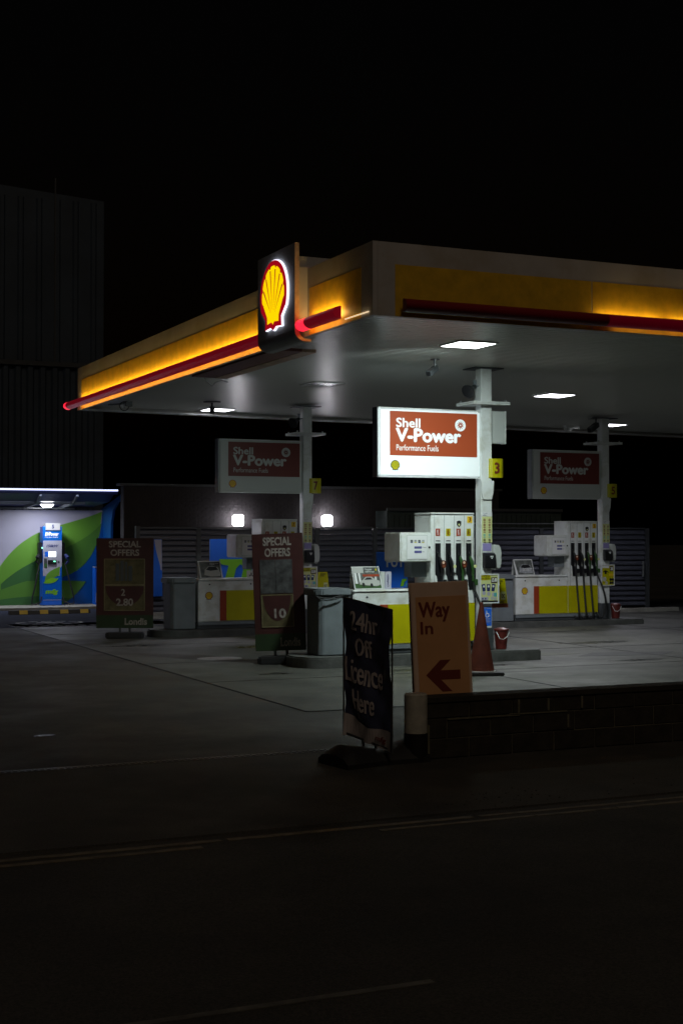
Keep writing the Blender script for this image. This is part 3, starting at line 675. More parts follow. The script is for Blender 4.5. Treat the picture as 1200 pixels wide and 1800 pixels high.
for k, nn in (('3', '3'), ('7', '7'), ('5', '5')):
    o = make_number(nn); put(o, k); o['label'] = 'yellow plate reading %s on the side of the %s column' % (nn, {'3': 'nearest', '7': 'rear left', '5': 'rear right'}[k])
    if k != '3': o.location.z -= .03
    o = make_pump(nn); put(o, k)
    o['label'] = {'3': 'white and yellow four-nozzle fuel pump on the nearest island, brightly lit', '7': 'white and yellow fuel pump at the rear left, half hidden by the special offers banner', '5': 'white and yellow fuel pump at the rear right with four long black hoses'}[k]
gd = relabel(make_guard(), 'grey guard cabinet at the left end of the nearest pump island')
for k, l in (('7', 'grey guard cabinet at the left end of the rear left island'), ('5', 'grey guard cabinet at the left end of the rear right island')):
    o = tree(gd); put(o, k); o['label'] = l
for mk_, nm in ((make_instr, 'tall yellow safety notice with pictograms and lilac panel on the %s column'), (make_reader, 'black dispenser below the safety notice on the %s column'), (make_gloves, 'rounded pale dispenser on the right side of the %s column')):
    first = mk_(); first['label'] = nm % 'nearest'
    for k, pl in (('7', 'rear left'), ('5', 'rear right')):
        o = tree(first); put(o, k); o['label'] = nm % pl
b0 = relabel(make_bucket(), 'red lidded bucket with white handle beside the nearest column')
o = tree(b0); put(o, '5'); o['label'] = 'red lidded bucket beside the rear right column'
p0 = relabel(make_poster(0), 'air freshener offer poster priced five pounds on the nearest column')
o = tree(p0); put(o, '7'); o['label'] = 'air freshener offer poster on the rear left column beside the special offers banner'
o = make_poster(1); put(o, '5'); o['label'] = 'black and yellow offer poster on the rear right column'
for k, kk, l in (('3', 0, 'picture card with silver car and red band on the nearest pump cabinet'), ('5', 1, 'picture card with dark car close-up on the rear right pump cabinet'), ('7', 2, 'grey picture card with car on the rear left pump cabinet')):
    o = make_ad(kk); put(o, k); o['label'] = l
# return sign box behind the nearest column
rb = thing('sign_return', (11.42, 19.35, 3.37), 'narrow pale sign panel on the right side of the nearest column', 'sign')
MB().box(11.30, 11.56, 19.28, 19.40, 3.38, 3.885).build('return_panel', 'plastic', rb, world=True, bevel=.006)
MB().box(11.562, 11.578, 19.27, 19.41, 3.375, 3.89).build('return_edge', 'white', rb, world=True)
o = MB().tube([(8.28, 19.15, 1.05), (8.34, 19.14, 1.0), (8.45, 19.14, .985), (8.58, 19.145, .995), (8.68, 19.15, 1.03), (8.72, 19.15, 1.06)], .009, 6).tube([(8.30, 19.15, 1.04), (8.40, 19.13, 1.015), (8.52, 19.13, 1.01), (8.66, 19.14, 1.045)], .009, 6).build('loose_cable', 'rubber'); tag(o, 'black cable loop hanging on the grey guard cabinet of the nearest island', 'cable')
# disabled notice & yellow wet-floor box
o = thing('disabled_access_notice', (11.2, 19.19, .6), 'blue wheelchair notice low on the nearest column behind the traffic cone', 'notice')
def fn():
    y = 19.197; X0, X1 = 11.115, 11.262
    p = plate('notice_sheet', 'bluep', o, X0, X1, .535, .83, y); plate('notice_foot', 'wht2', o, X0, X1, .505, .533, y)
    text('Disabled', 'lettering', 'mural', p, X0+.01, X1-.01, .80, .818, y-.004)
    cx, cz = 11.185, .72
    k = [(cx+.028*math.cos(R(a)), y-.006, cz-.02+.028*math.sin(R(a))) for a in range(120, 400, 20)]
    MB().tube(k, .005, 6).tube([(cx-.01, y-.006, cz+.045), (cx-.006, y-.006, cz+.005), (cx+.024, y-.006, cz+.004), (cx+.036, y-.006, cz-.035), (cx+.05, y-.006, cz-.03)], .006, 6).frus((cx-.012, y-.006, cz+.055), .010, .010, .003, 12).build('wheelchair_symbol', 'wtxt', p)
    for q in range(4): plate('notice_line', 'mural', p, X0+.015, X1-.02-.015*(q % 2), .645-.022*q, .652-.022*q, y-.004, .002)
local(o, fn)
def yellow_leaflet(x, y, z, txt, lab, tilt=0.):
    c = thing('leaflet_box', (x, y, z), lab, 'sign', 'yellow priced boxes by the columns')
    MB().prism([(-.13, 0), (.13, 0), (.085, .40), (-.10, .40)], 'y', -.03, .03).build('box_front', 'yellow', c, bevel=.004)
    box('box_foot', 'bbrown', c, -.14, .135, -.04, .04, -.065, -.002)
    plate('label_patch', 'cream', c, -.0, .085, .06, .19, -.031)
    text(txt, 'lettering', 'brown', c, .012, .075, .09, .15, -.036, .02)
    plate('lettering_band', 'brown', c, -.06, .05, .018, .032, -.031)
    text('THE CHOICE\nIS YOURS', 'lettering', 'brown', c, -.07, .04, .31, .375, -.031)
    return c
yellow_leaflet(11.83, 19.9, .84, 'OC', 'yellow box sign with dark foot beside the nearest column, over the grey cabinet')
yellow_leaflet(11.50, 26.25, .80, '07', 'yellow box sign reading 07 beside the rear left column')
# blue advertising boards behind the pumps
b = thing('advertising_board', (10.65, 21.6, 0), 'blue advertising board with pale capitals and green letter behind the nearest pump', 'advertising board')
MB().box(10.44, 11.02, 21.58, 21.62, .10, 1.66).build('board', 'bluep', b, world=True); box('board_foot', 'dgrey', b, -.2, .35, -.15, .15, 0, .1)
def fn():
    text('FUTURE', 'lettering', 'wtxt', b, 10.62, 11.30, 1.40, 1.58, 21.579, .03)
    text('mfg', 'lettering', 'lime', b, 10.88, 11.45, 1.02, 1.26, 21.579, .04, shear=.2)
local(b, fn)
for ch in [x for x in b.children if x.name.startswith('lettering')]:
    bm = bmesh.new(); bm.from_mesh(ch.data)
    bmesh.ops.bisect_plane(bm, geom=bm.verts[:]+bm.edges[:]+bm.faces[:], plane_co=Vector((.355, 0, 0)), plane_no=Vector((1, 0, 0)), clear_outer=True); bm.to_mesh(ch.data); bm.free()
b = thing('advertising_board', (10.3, 28.2, 0), 'blue advertising board with one large green letter behind the rear left pump', 'advertising board')
MB().box(9.78, 10.72, 28.2, 28.24, .10, 1.86).build('board', 'bluep', b, world=True); box('board_foot', 'dgrey', b, -.4, .3, -.15, .15, 0, .1)
def fn():
    yy = 28.198; Y0 = 1.02
    poly('lettering', 'lime', b, [(9.98, 1.44), (10.71, 1.44), (10.71, 1.30), (10.66, Y0), (10.47, Y0), (10.53, 1.28), (10.45, 1.33), (10.36, 1.24), (10.30, Y0), (10.11, Y0), (10.19, 1.30), (10.03, 1.33)], yy, .003)
local(b, fn)
o = thing('price_card', (9.93, 26.2, 1.095), 'small white card with black marks on the rear left pump cabinet', 'card')
plate('card_sheet', 'wht2', o, -.085, .07, .0, .155, 0, .006)
MB().box(-.03, -.01, -.009, -.007, .04, .07).box(.0, .02, -.009, -.007, .05, .11).box(.03, .05, -.009, -.007, .035, .06).build('card_mark', 'black', o)
o = thing('leaflet_holder', (9.53, 19.42, 1.13), 'small grey leaflet box between the picture card and the display head', 'leaflet box')
box('holder_body', 'plastic', o, -.07, .0, .0, .12, 0, .26); plate('holder_front', 'mural', o, 0.002, .105, 0, .26, .0, .01)
tt = text('Competition', 'lettering', 'navy', o, 0, .19, 0, .035, 0, .02)
for v in tt.data.vertices: v.co = Vector((.03+v.co.z, -.011+v.co.y, .03+v.co.x))

# CCTV and small fixtures on the canopy
def cctv(loc, rz, label, s=1., tilt=22, hood=True):
    c = thing('security_camera', loc, label, 'security camera', 'security cameras under the canopy', rz=rz)
    MB().frus((0, 0, -.015), .07*s, .07*s, .015, 16).frus((0, 0, -.12*s), .018, .018, .105*s, 10).build('mount', 'dgrey', c)
    b = MB().box(-.05*s, .05*s, -.26*s, .07*s, -.045*s, .045*s).build('camera_body', 'dgrey', c, bevel=.012)
    b.data.transform(Matrix.Rotation(R(tilt), 4, 'X')); b.data.transform(Matrix.Translation((0, -.02, -.16*s)))
    l = MB().prism(arc(0, 0, .034*s, 0, 340, 17), 'y', -.268*s, -.262*s).build('lens', 'black', c)
    l.data.transform(Matrix.Rotation(R(tilt), 4, 'X')); l.data.transform(Matrix.Translation((0, -.02, -.16*s)))
    return c
cctv((9.93, 18.55, SZ), R(-50), 'grey security camera hanging alone under the canopy, above the bright sign', .95)
def horn(loc, rz, label, s=1.):
    c = thing('horn_speaker', loc, label, 'loudspeaker', 'horn speakers beside the columns', rz=rz)
    MB().box(-.04, .12, -.02, .02, -.10, -.085).box(-.02, .02, -.02, .02, -.085, .0).build('bracket', 'greyp', c)
    h_ = MB()
    n = 16
    h_.tube([(0, .0, -.10), (-.05, -.02, -.13), (-.10, -.04, -.16), (-.15, -.06, -.19), (-.16, -.064, -.196)], [.035*s, .04*s, .075*s, .11*s, .112*s], n)
    h_.build('horn_body', 'black', c, smooth=True)
    return c
horn((11.02, 19.28, 4.36), 0, 'dark horn speaker at the top of the nearest column')
horn((10.93, 26.15, 4.36), 0, 'dark horn speaker at the top of the rear left column')
cctv((17.72, 25.75, SZ-.05), R(-60), 'boxy grey security camera beside the rear right column', 1.2)
c = thing('dome_camera', (18.9, 28.6, SZ), 'small pale dome camera under the far canopy edge', 'security camera')
MB().frus((0, 0, -.09), .10, .12, .09, 18).frus((0, 0, -.14), .05, .10, .05, 18).build('dome_housing', 'plastic', c, smooth=True)
box('dome_bracket', 'plastic', c, .1, .28, -.05, .05, -.08, -.0)
c = thing('hanging_sensor', (9.16, 26.3, SZ), 'dark stubby sensor hanging in front of the rear left ceiling light', 'sensor')
MB().frus((0, 0, -.018), .17, .17, .018, 20).build('sensor_plate', 'black', c)
MB().frus((0, 0, -.22), .022, .022, .205, 10).frus((0, 0, -.24), .045, .055, .14, 12).build('sensor_body', 'black', c, smooth=True)
c = thing('cable_bracket', (7.62, 26.9, SZ), 'grey cable bracket with looped wire at the left canopy corner', 'bracket')
MB().tube([(-.05, 0, -.02), (.05, .35, -.09), (.16, .75, -.06)], .016, 6).tube([(-.2, .6, -.03), (-.05, 0, -.05)], .016, 6).build('bracket_arm', 'greyp', c)
MB().tube([(-.05+.09*math.cos(R(a)), 0, -.10+.085*math.sin(R(a))) for a in range(60, 400, 20)], .010, 6).box(-.02, .10, -.05, .05, -.10, -.0).build('cable_loop', 'black', c)

# ================================================================== FOREGROUND
# low block wall
wl = thing('block_wall', (5.76, 10.95, 0), 'low dark block wall with pale mortar patches along the pavement', 'wall')
wb = MB(); z = 0; rnd = random.Random(11)
for r_ in range(3):
    h = (.175, .175, .135)[r_]; x = -(.22 if r_ % 2 else 0)
    while x < 14:
        L = .44; a, b = max(x, 0)+.005, x+L-.005
        yy = rnd.uniform(-.004, .004)
        if b > a+.03: wb.box(a, b, yy, .215+yy, z+.006, z+h-.005)
        x += L
    z += h
wb.build('block_course', 'block', wl, bevel=.004, seg=1)
mm = MB().box(.01, 14, .012, .20, 0, .484).build('mortar_core', 'mortar', wl)
MB().box(-.01, 14.1, -.015, .23, .486, .535).build('coping', 'block', wl, bevel=.006)
sm = MB()
for (x0, x1, z0, z1) in ((.93, .95, .36, .478), (1.24, 1.26, .365, .475), (.22, .95, .335, .35), (1.45, 1.47, .20, .32), (.84, 1.45, .345, .357), (1.60, 1.62, .37, .48), (.02, .04, .05, .3)):
    sm.box(x0, x1, -.012, -.002, z0, z1)
sm.build('mortar_smear', 'mortar', wl)
# bollard
bo = thing('bollard', (5.66, 10.93, 0), 'short round bollard, grey above and black below, at the end of the low wall', 'bollard')
MB().frus((0, 0, .245), .100, .100, .325, 32).frus((0, 0, .571), .100, .088, .012, 32).build('upper_sleeve', 'bollw', bo, smooth=True)
MB().frus((0, 0, 0), .104, .104, .243, 32).build('lower_sleeve', 'black', bo, smooth=True)
# way-in board
wi = thing('way_in_board', (6.20, 11.55, 0), 'faded orange way in board with dark red left arrow behind the low wall', 'sign', rz=R(-22), ry=R(-2.6))
wi.location = (6.30, 11.56, 0)
hx = .268
MB().box(-hx, hx, -.02, .02, .42, 1.515).build('board', 'obord', wi, bevel=.008)
MB().box(-hx+.002, hx-.002, .24, .26, .0, 1.5).build('rear_leaf', 'obord', wi).data.transform(Matrix.Rotation(R(3), 4, 'X'))
box('board_hinge', 'dgrey', wi, -hx+.03, hx-.03, .021, .20, 1.47, 1.49)
box('leg', 'dgrey', wi, -hx, -hx+.05, -.018, .018, 0, .419); box('leg', 'dgrey', wi, hx-.05, hx, -.018, .018, 0, .419)
pn = plate('orange_panel', 'orange', wi, -hx+.045, hx-.025, .46, 1.385, -.0205)
text('Way', 'lettering', 'rust', wi, -.195, .085, 1.155, 1.335, -.0248, .0, fat=.018)
text('In', 'lettering', 'rust', wi, -.185, -.075, 1.045, 1.155, -.0248, .0, fat=.03)
MB().prism([(-.155, .665), (-.02, .80), (.075, .80), (-.02, .705), (.16, .705), (.16, .62), (-.02, .62), (.08, .51), (-.01, .51)], 'y', -.027, -.0247).build('arrow', 'rust', wi)
# 24hr banner
A_ = Vector((5.16, 11.33, 0)); B_ = Vector((5.325, 10.725, 0))
ang = math.atan2(B_.y-A_.y, B_.x-A_.x); mid = (A_+B_)/2; Wd = (B_-A_).length
nb = thing('pavement_banner', (mid.x, mid.y, 0), 'dark navy fabric banner reading 24hr off licence here on a black rubber base', 'banner', rz=ang)
def bw(u, v):  # cloth surface: u 0..1 across, v 0..1 up
    x = (u-.5)*Wd; y = .016*math.sin(u*9+v*3)+.010*math.sin(v*11+u*4)+.006*math.sin(u*23-v*17)+.004*math.sin(v*31+u*13) + .02*math.sin(u*PI)*(1-v)
    z = .206-.085*u+v*1.195
    x += .002*math.sin(v*7)
    return (x, y, z)
cl = MB(); NU, NV = 30, 48
fr_ = [bw(i/NU, k/NV) for k in range(NV+1) for i in range(NU+1)]
fs = [(k*(NU+1)+i, k*(NU+1)+i+1, (k+1)*(NU+1)+i+1, (k+1)*(NU+1)+i) for k in range(NV) for i in range(NU)]
nn_ = len(fr_)
cl.add(fr_+[(x, y+.006, z) for x, y, z in fr_], fs+[tuple(nn_+q for q in reversed(f)) for f in fs])
cl.build('banner_cloth', 'navyfab', nb, smooth=True)
def cloth_text(s, x0, x1, z0, z1, m='banw', bold=.0, shear=0, fat=.006):
    t_ = text(s, 'lettering', m, nb, 0, 1, 0, 1, 0, 0, shear=shear, fat=fat)
    bm = bmesh.new(); bm.from_mesh(t_.data); bmesh.ops.subdivide_edges(bm, edges=[e for e in bm.edges if e.calc_length() > .12], cuts=2); bm.to_mesh(t_.data); bm.free()
    for v in t_.data.vertices:
        u = x0+v.co.x*(x1-x0); w_ = z0+v.co.z*(z1-z0); p = bw(u, w_); v.co = Vector((p[0], p[1]-(.012 if m == 'rust' else .006)+v.co.y, p[2]))
cloth_text('24hr', .20, .70, .79, .925, fat=.010); cloth_text('Off', .27, .58, .61, .735, fat=.016); cloth_text('Licence', .04, .78, .405, .575, fat=.008); cloth_text('Here', .20, .64, .21, .355, fat=.012)
bt = MB(); st_ = [(i/24, .0, ) for i in range(25)]
lo = [bw(i/24, 0) for i in range(25)]; hi = [bw(i/24, .145+.018*math.sin(i/24*7+1.2)-.02*i/24) for i in range(25)]
vv = [(x, y-.009, z) for x, y, z in lo]+[(x, y-.009, z) for x, y, z in hi]
bt.add(vv, [(i, i+1, 26+i, 25+i) for i in range(24)]); bt.build('pale_hem', 'banw', nb)
cloth_text('mfg', .66, .88, .035, .085, 'rust', .03, .2)
fm = MB()
fm.tube([(-Wd/2-.004, .004, .2), (-Wd/2-.004, .004, 1.405)], .008, 8).tube([(Wd/2+.004, .004, .115), (Wd/2+.004, .004, 1.32)], .008, 8).tube([(-Wd/2, .014, .225), (Wd/2, .014, .14)], .008, 8).tube([(-Wd/2, .012, 1.40), (Wd/2, .012, 1.315)], .009, 8)
fm.tube([(-.08, .05, .05), (-.08, .014, .20)], .012, 8).tube([(.08, .05, .05), (.08, .014, .18)], .012, 8)
fm.build('banner_frame', 'dgrey', nb)
rb_ = MB(); NX, NY = 18, 8; vs_ = []
for i in range(NX+1):
    for k in range(NY+1):
        u, v = i/NX*2-1, k/NY*2-1
        e = (1-abs(u)**3.5)**.5 if abs(u) < 1 else 0
        hgt = .04+.15*max(0, 1-v*v)**.6*(.62+.38*abs(u)**1.2)*(1-max(0, abs(u)-.8)*3.)
        vs_.append((v*.24*(.8+.2*abs(u)), u*.42, max(.03, hgt)))
fs = [(i*(NY+1)+k, i*(NY+1)+k+1, (i+1)*(NY+1)+k+1, (i+1)*(NY+1)+k) for i in range(NX) for k in range(NY)]
nn_ = len(vs_); bot = [(x, y, 0) for x, y, z in vs_]
rim = [i*(NY+1) for i in range(NX+1)]+[NX*(NY+1)+k for k in range(1, NY+1)]+[i*(NY+1)+NY for i in range(NX-1, -1, -1)]+[k for k in range(NY-1, 0, -1)]
fs2 = [(rim[i], rim[(i+1) % len(rim)], nn_+rim[(i+1) % len(rim)], nn_+rim[i]) for i in range(len(rim))]
rb_.add(vs_+bot, fs+fs2+[tuple(nn_+q for q in reversed(f)) for f in fs]); rbo = rb_.build('rubber_base', 'rubber', nb, smooth=True)
rbo.data.transform(Matrix.Translation((.03, .06, 0))@Matrix.Rotation(R(-8), 4, 'Z'))
# traffic cone
cn = thing('traffic_cone', (9.99, 17.3, 0), 'tall faded red traffic cone behind the orange board', 'traffic cone')
MB().prism([(-.26, -.26), (.26, -.26), (.26, .26), (-.26, .26)], 'z', 0, .045).build('cone_base', 'rubber', cn, bevel=.01).data.transform(Matrix.Rotation(R(-15), 4, 'Z'))
MB().frus((0, 0, .046), .185, .175, .05, 32).frus((0, 0, .0965), .172, .024, .89, 32).frus((0, 0, .987), .026, .022, .02, 20).build('cone_body', 'cone', cn, smooth=True)
MB().frus((0, 0, .047), .19, .19, .012, 32).build('cone_ring', 'wht2', cn)
# special offers boards
def offers(loc, rz, s, ry, label, ten):
    c = thing('offers_board', loc, label, 'pavement sign', 'special offers pavement signs', rz=rz, ry=ry)
    W2, Z0, Z1 = .535*s, .19, 1.885
    MB().box(-W2, W2, -.018, .018, Z0, Z1).build('board', 'bred', c, bevel=.006)
    MB().box(-W2+.001, W2-.001, -.022, -.0183, Z0+.002, Z0+.245).build('green_band', 'bgreen', c)
    text('SPECIAL', 'lettering', 'btxt', c, -.30*s, .30*s, 1.71, 1.835, -.0185, .03); text('OFFERS', 'lettering', 'btxt', c, -.27*s, .27*s, 1.55, 1.675, -.0185, .03)
    text('Londis', 'lettering', 'btxt', c, .0*s, .42*s, Z0+.06, Z0+.19, -.0225, .03)
    x0, x1 = (-.39*s, .38*s) if not ten else (-.38*s, .30*s)
    if not ten:
        P = MB().box(x0, x1, -.028, -.0186, .515, 1.50).build('poster_sleeve', 'clear', c)
        box('poster_divide', 'bfr', P, x0, x1, -.031, -.0285, .985, 1.02)
        for q in ((x0, x0+.02, .515, 1.5), (x1-.02, x1, .515, 1.5), (x0+.021, x1-.021, .515, .53), (x0+.021, x1-.021, 1.485, 1.5)): plate('sleeve_edge', 'bfr', P, *q, -.0285, .003)
        MB().prism([(x0+.03, .98)]+[(a, b) for a, b in arc(0, .98, .36*s, 180, 360, 20, .37)]+[(x1-.03, .98)], 'y', -.0315, -.0286).build('price_roundel', 'bred', P)
        text('2', 'price', 'btxt', P, -.07, .01, .80, .93, -.032, .02); text('2.80', 'price', 'btxt', P, -.16, .16, .61, .75, -.032, .03)
        for k, (a, b, h) in enumerate(((-.17, -.10, .33), (-.08, -.02, .38), (.0, .05, .36), (.07, .14, .28))): plate('product_picture', 'slate', P, a, b, 1.08, 1.08+h, -.0286, .003)
    else:
        for (a, b, z0, z1, mm_) in ((x0, -.06*s, 1.02, 1.51, 'sleeve2'), (-.05*s, x1, 1.02, 1.51, 'sleeve2')): plate('poster_sleeve', mm_, c, a, b, z0, z1, -.0186, .008)
        P = plate('poster_sleeve', 'clear', c, x0, x1, .53, 1.005, -.0186, .008)
        for q in ((x0, x0+.015, .53, 1.005), (x1-.015, x1, .53, 1.005), (x0+.016, x1-.016, .53, .545), (x0+.016, x1-.016, .99, 1.005)): plate('sleeve_edge', 'bfr', P, *q, -.0268, .003)
        MB().prism([(a, b) for a, b in arc(-.03, .985, .29*s, 180, 360, 20, .36)], 'y', -.0298, -.0269).build('price_roundel', 'bred', P)
        text('10', 'price', 'btxt', P, -.08, .10, .66, .80, -.0300, .03)
    box('leg', 'dgrey', c, -.11, -.07, -.015, .015, .10, Z0-.001); box('leg', 'dgrey', c, .07, .11, -.015, .015, .10, Z0-.001)
    MB().prism([(-.35, -.14), (-.31, -.18), (.31, -.18), (.35, -.14), (.35, .14), (.31, .18), (-.31, .18), (-.35, .14)], 'z', 0, .115).build('rubber_base', 'rubber', c, bevel=.02)
    return c
offers((7.38, 26.15, 0), -YAW+R(2), 1.0, 0, 'special offers board with yellow poster priced 2.80, farther left', False)
offers((8.08, 20.0, 0), -YAW-R(4), .72, R(-2.2), 'special offers board with torn grey posters in front of the rear left pump', True).scale = (1, 1, 1.045)

# ================================================================== BACKGROUND
# louvred compound fence, from rear left to rear right
FA, FBp = Vector((9.75, 33.45, 0)), Vector((22.85, 30.9, 0)); fl = (FBp-FA).length
fen = thing('louvre_fence', FA, 'long blue grey louvred metal fence behind the pumps', 'fence', rz=math.atan2(FBp.y-FA.y, FBp.x-FA.x))
nb_ = 9; bw_ = fl/nb_
for k in range(nb_):
    m_ = MB(); a = k*bw_+.06; b = (k+1)*bw_-.06
    nsl = 15
    for q in range(nsl):
        z = .10+q*.133
        m_.add([(a, -.035, z), (b, -.035, z), (b, -.035, z+.035), (a, -.035, z+.035), (a, .03, z+.125), (b, .03, z+.125), (a, .03, z+.0), (b, .03, z)], [(0, 1, 2, 3), (3, 2, 5, 4), (0, 6, 7, 1), (4, 5, 7, 6), (0, 3, 4, 6), (1, 7, 5, 2)])
    m_.build('louvre_panel', 'louvre', fen)
for k in range(nb_+1): box('fence_post', 'dgrey', fen, k*bw_-.055, k*bw_+.055, -.06, .05, 0, 2.12 if k not in (0,) else 2.16)
for k in range(nb_): box('top_rail', 'dgrey', fen, k*bw_+.057, (k+1)*bw_-.057, -.045, .04, 2.10, 2.135)
box('gate_handle', 'steel', fen, fl-.16, fl-.12, -.11, -.062, .85, 1.25)
# plinth kerbs
struct(MB().box(19.2, 22.9, 29.6, 29.78, -.01, .10).build('rear_kerb', 'kerbstone', bevel=.012)); 
struct(MB().box(8.6, 11.2, 32.1, 32.35, -.01, .13).box(8.6, 11.2, 31.7, 32.09, -.01, .04).build('rear_step', 'kerbstone', bevel=.012))
# blue post banner by the fence end
o = thing('side_banner', (10.18, 33.2, .46), 'narrow blue and lilac banner on the left end of the louvred fence', 'banner')
poly('banner_sheet', 'bluep', o, [(-.12, .0), (.12, 0), (.10, 1.38), (-.09, 1.38)], 0, .01)
poly('banner_swoosh', 'mural', o, [(-.085, 1.37), (.095, 1.37), (.105, .62), (.07, .65)]+bez((.06, .75), (.0, .95), (-.05, 1.1), (-.085, 1.37))[:-1], -.0101, .003)
# brick wall behind, wall lights
bwl = thing('rear_brick_wall', (15.5, 35.2, 0), 'dim brown brick wall rising behind the louvred fence', 'wall')
bm_ = MB(); z = 0
rows = 42
for r_ in range(rows):
    x = -5.6-(.11 if r_ % 2 else 0)
    while x < 5.4:
        bm_.box(max(x, -5.6)+.004, min(x+.215, 5.4), 0, .1, r_*.076+.006, r_*.076+.070); x += .22
bm_.build('brick_face', 'brick', bwl); MB().box(-5.6, 5.4, .008, .3, 0, 3.2).build('mortar_bed', 'brick', bwl)
MB().box(-5.7, 5.5, -.03, .34, 3.2, 3.26).build('coping', 'dgrey', bwl)
for x, l in ((12.93, 'left of the two square bright floodlights on the rear brick wall'), (15.47, 'right of the two square bright floodlights on the rear brick wall')):
    o = thing('wall_light', (x, 35.05, 2.18), l, 'wall light', 'square wall lights')
    box('lamp_housing', 'dgrey', o, -.10, .10, .03, .15, .05, .25)
    MB().box(-.15, .15, -.03, .028, .0, .29).build('lens', 'e_wall', o, bevel=.03, seg=4)
    area((x, 34.98, 2.33), .22, .2, 22, (.92, .9, 1), rot=(R(90), 0, 0), name='wall_lamp')
# container roof and cable behind the fence
o = thing('storage_container', (19.6, 34.5, 0), 'dark green storage container behind the fence', 'container')
box('container_body', mat('container_green', (.035, .05, .045), .6, var=.2), o, -2.6, 2.95, 0, 2.4, 0, 2.6)
cr_ = MB()
for k in range(34): cr_.box(-2.55+k*.16, -2.47+k*.16, -.03, -.001, .1, 2.5)
cr_.build('container_rib', mat('container_rib_green', (.035, .05, .045), .6), o); box('roof_rail', 'dgrey', o, -2.62, 2.97, -.05, .0, 2.602, 2.68)
o = MB().tube([(18.2, 31.9, 2.25), (19.2, 31.7, 2.235), (20.4, 31.5, 2.24)], .012, 6).build('handrail', 'steel'); tag(o, 'thin pale rail above the middle of the louvred fence', 'rail')
# big clad building at the left
wh = thing('warehouse', (4, 46, 0), 'tall dark corrugated warehouse at the far left', 'building')
MB().add([(-22, .05, 0), (8.25, .05, 0), (8.25, .05, 13.0), (-22, .05, 15.0), (-22, 30, 0), (8.25, 30, 0), (8.25, 30, 13.0), (-22, 30, 15.0)], [(0, 1, 2, 3), (1, 5, 6, 2), (5, 4, 7, 6), (4, 0, 3, 7), (3, 2, 6, 7)]).build('wall', 'clad', wh)
wr = MB()
for k in range(75):
    x = -21.9+k*.4
    if x < 8.1: wr.prism([(x, .049), (x+.06, -.03), (x+.2, -.03), (x+.26, .049)], 'z', .2, 7.42)
wr.build('corrugated_cladding', 'clad', wh)
wr = MB()
for k in range(16):
    x = -21.9+k*1.9; wr.box(x, x+.05, .0, .049, 7.6, 13.6+(8.25-x)*.0)
wr.build('cladding_joint', 'slate', wh)
wr = MB()
for k in range(50):
    x = -21.6+k*.6
    if x < 8.1: wr.prism([(x, .049), (x+.05, .0), (x+.16, .0), (x+.21, .049)], 'z', 7.6, 12.9)
wr.build('upper_cladding', 'clad', wh)
box('drip_band', 'slate', wh, -22, 8.3, -.08, .049, 7.43, 7.58)
box('vent_cowl', 'slate', wh, 3.45, 4.0, -.2, -.031, 5.35, 5.5)
box('indicator', 'e_rdot', wh, 4.5, 4.54, -.06, -.031, 3.55, 3.59)
